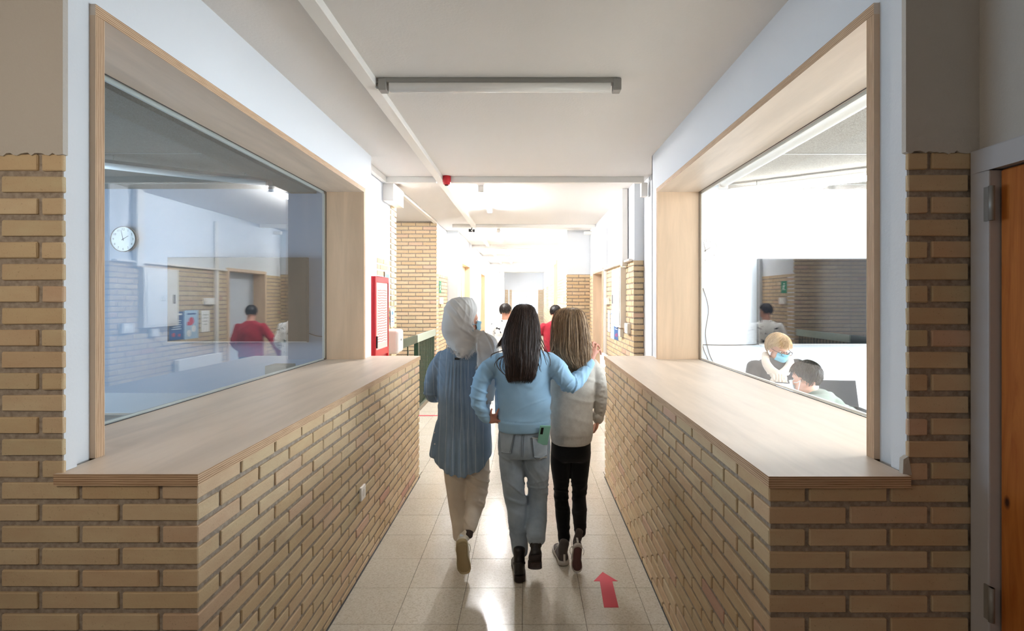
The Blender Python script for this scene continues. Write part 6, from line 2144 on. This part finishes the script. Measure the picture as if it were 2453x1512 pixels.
    for sx in (-1, 1):
        pts = [Mx @ V((sx * .034 + .024 * math.cos(a) * 1.1, .108, .010 + .019 * math.sin(a))) for a in np.linspace(0, 2 * PI, 21)]
        m.tube(pts, .0022, 6)
        m.tube([Mx @ V((sx * .062, .104, .014)), Mx @ V((sx * .078, .05, .010)), Mx @ V((sx * .082, -.01, .008))], .0022, 6)
    m.tube([Mx @ V((-.010, .111, .012)), Mx @ V((.010, .111, .012))], .002, 6)
    m.build('glasses', plain('dark_glasses_frame', C(70, 52, 60), .3), root)
    short_hair('hair', root, hc, R, 1.02, sh, hair_mat('blonde_hair', C(170, 122, 76), C(232, 200, 152), .5), .026, front=.34, side=-.25, back=-.85, strands=1100, seedn=8, length=.045)


def boy_room():
    Y = 3.66
    q = lambda a, b, dy=0: P(a, b, Y + dy)
    sh = (1.98, 3.66, 0)
    root = person(sh, 'seated boy with dark hair and mask in a pale grey green hoodie, seen from behind')
    hc = q(1930, 908); R = rot(.55, .28)
    b = MB(); head_prims(b, hc, R, .98)
    cxp = q(1955, 0).x
    zN = q(0, 946).z
    limb(b, [hc + V((0, -.02, -.05)), q(1940, 938), q(1948, 955)], [.052, .054, .062])
    ring_loft(b, [(cxp, Y, zN, .06, .05, .05), (cxp + .02, Y, zN - .06, .15, .07, .07), (cxp + .03, Y, zN - .18, .17, .10, .10), (cxp + .02, Y - .04, .62, .15, .10, .10), (cxp + .02, Y - .06, .50, .17, .14, .12)], 32, 4)
    sR = q(2006, 990); eR = q(2062, 1022, .16); wR = q(2085, 1010, .34)
    sL = q(1912, 1010); eL = V((sL.x - .04, Y + .12, .80)); wL = V((sL.x + .05, Y + .32, .79))
    for a, sx in (([sR, eR, wR], 1), ([sL, eL, wL], -1)):
        limb(b, a, [.045, .036, .025]); hand_prims(b, a[2], (-sx * .3, 1, -.08), (0, .1, 1), -sx, .9, .4)
    xx = cxp + .02
    for sx in (-1, 1): limb(b, [V((xx + sx * .09, Y - .04, .50)), V((xx + sx * .10, Y + .36, .52)), V((xx + sx * .10, Y + .32, .09))], [.085, .058, .038])
    finish('body', remeshed(b, .007, 2), SKIN, root, sh)
    face_bits(root, hc, R, .98, sh)
    s = MB()
    ring_loft(s, [(q(1948, 0).x, Y - .01, q(0, 932).z, .070, .07, .06), (q(1956, 0).x, Y, q(0, 944).z, .11, .09, .08), (cxp + .02, Y, q(0, 966).z, .175, .11, .10), (cxp + .035, Y, zN - .16, .19, .13, .12), (cxp + .02, Y - .03, .62, .18, .13, .12), (cxp + .02, Y - .05, .48, .19, .15, .14)], 48, 5)
    limb(s, [q(2000, 984), q(2036, 998, .06), eR, eR.lerp(wR, .85)], [.075, .068, .058, .040])
    limb(s, [sL + V((.03, 0, .03)), eL, eL.lerp(wL, .85)], [.075, .058, .040])
    # hood lying on the shoulders
    smooth_tube(s, [q(1910, 950, .03), q(1918, 958, -.09), q(1948, 960, -.125), q(1982, 958, -.10), q(1988, 948, .0)], [(.03, .03), (.042, .035), (.048, .04), (.045, .035), (.03, .03)], 18, 6)
    me = remeshed(s, .007, 4)
    displace(me, lambda c, n: folds(c, [(tuple(q(1950, 972, -.1)), (.3, .2, 1), (.12, .14, .06), .03, .006), (tuple(q(2030, 1000)), (1, 0, -.3), (.09, .15, .08), .035, .006)]) + .002 * nz(c, .05))
    finish('hoodie', me, fabric('grey_green_hoodie', C(150, 160, 150), C(134, 144, 134)), root, sh)
    j = MB()
    ring_loft(j, [(xx, Y - .05, .56, .17, .15, .14), (xx, Y - .05, .44, .17, .15, .14)], 32, 4)
    for sx in (-1, 1): limb(j, [V((xx + sx * .09, Y - .04, .50)), V((xx + sx * .10, Y + .36, .52)), V((xx + sx * .10, Y + .32, .09))], [.10, .072, .055])
    finish('trousers', remeshed(j, .010, 3), fabric('navy_trousers', C(44, 50, 64)), root, sh)
    for sx in (-1, 1):
        hb = V((xx + sx * .10, Y + .28, .003)); shoe(root, 'shoe', hb, (0, 1, 0), (0, 0, 1), .24, 'low', sh, [M['paper'], M['trunk_g'], M['trunk_g'], M['paper'], M['paper']], sx=sx, ankle=V((xx + sx * .10, Y + .32, .09)))
    short_hair('hair', root, hc, R, 1.0, sh, hair_mat('room_boy_hair', C(22, 19, 18), C(56, 46, 40), .5), .018, front=.42, side=-.12, back=-.80, strands=900, seedn=12)
    Mx = Matrix.Translation(-V(sh)) @ T4(hc, R, .98)
    m = MB(); nu, nv = 12, 8; vs = []
    for off in (0, -.002):
        for j_ in range(nv + 1):
            for i in range(nu + 1):
                u = i / nu * 2 - 1; v = j_ / nv
                vs.append((u * .066, .122 - .055 * abs(u) ** 1.9 - .05 * max(0, v - .55) ** 1.2 + off, +.010 - v * .106))
    W_ = nu + 1; fs = []; B = W_ * (nv + 1)
    for j_ in range(nv):
        for i in range(nu):
            a = j_ * W_ + i; fs += [(a, a + W_, a + W_ + 1, a + 1), (B + a, B + a + 1, B + a + W_ + 1, B + a + W_)]
    m.add(vs, fs, 0, True, Mx)
    for sx in (-1, 1):
        for z0 in (-.012, -.095): m.tube([Mx @ V(p) for p in ((sx * .060, .058, z0), (sx * .082, .02, (z0 - .02) / 2), (sx * .090, -.012, -.006))], .0024, 5)
    m.build('face_mask', plain('white_mask', C(224, 226, 226), .8), root)


teacher()
boy_room()
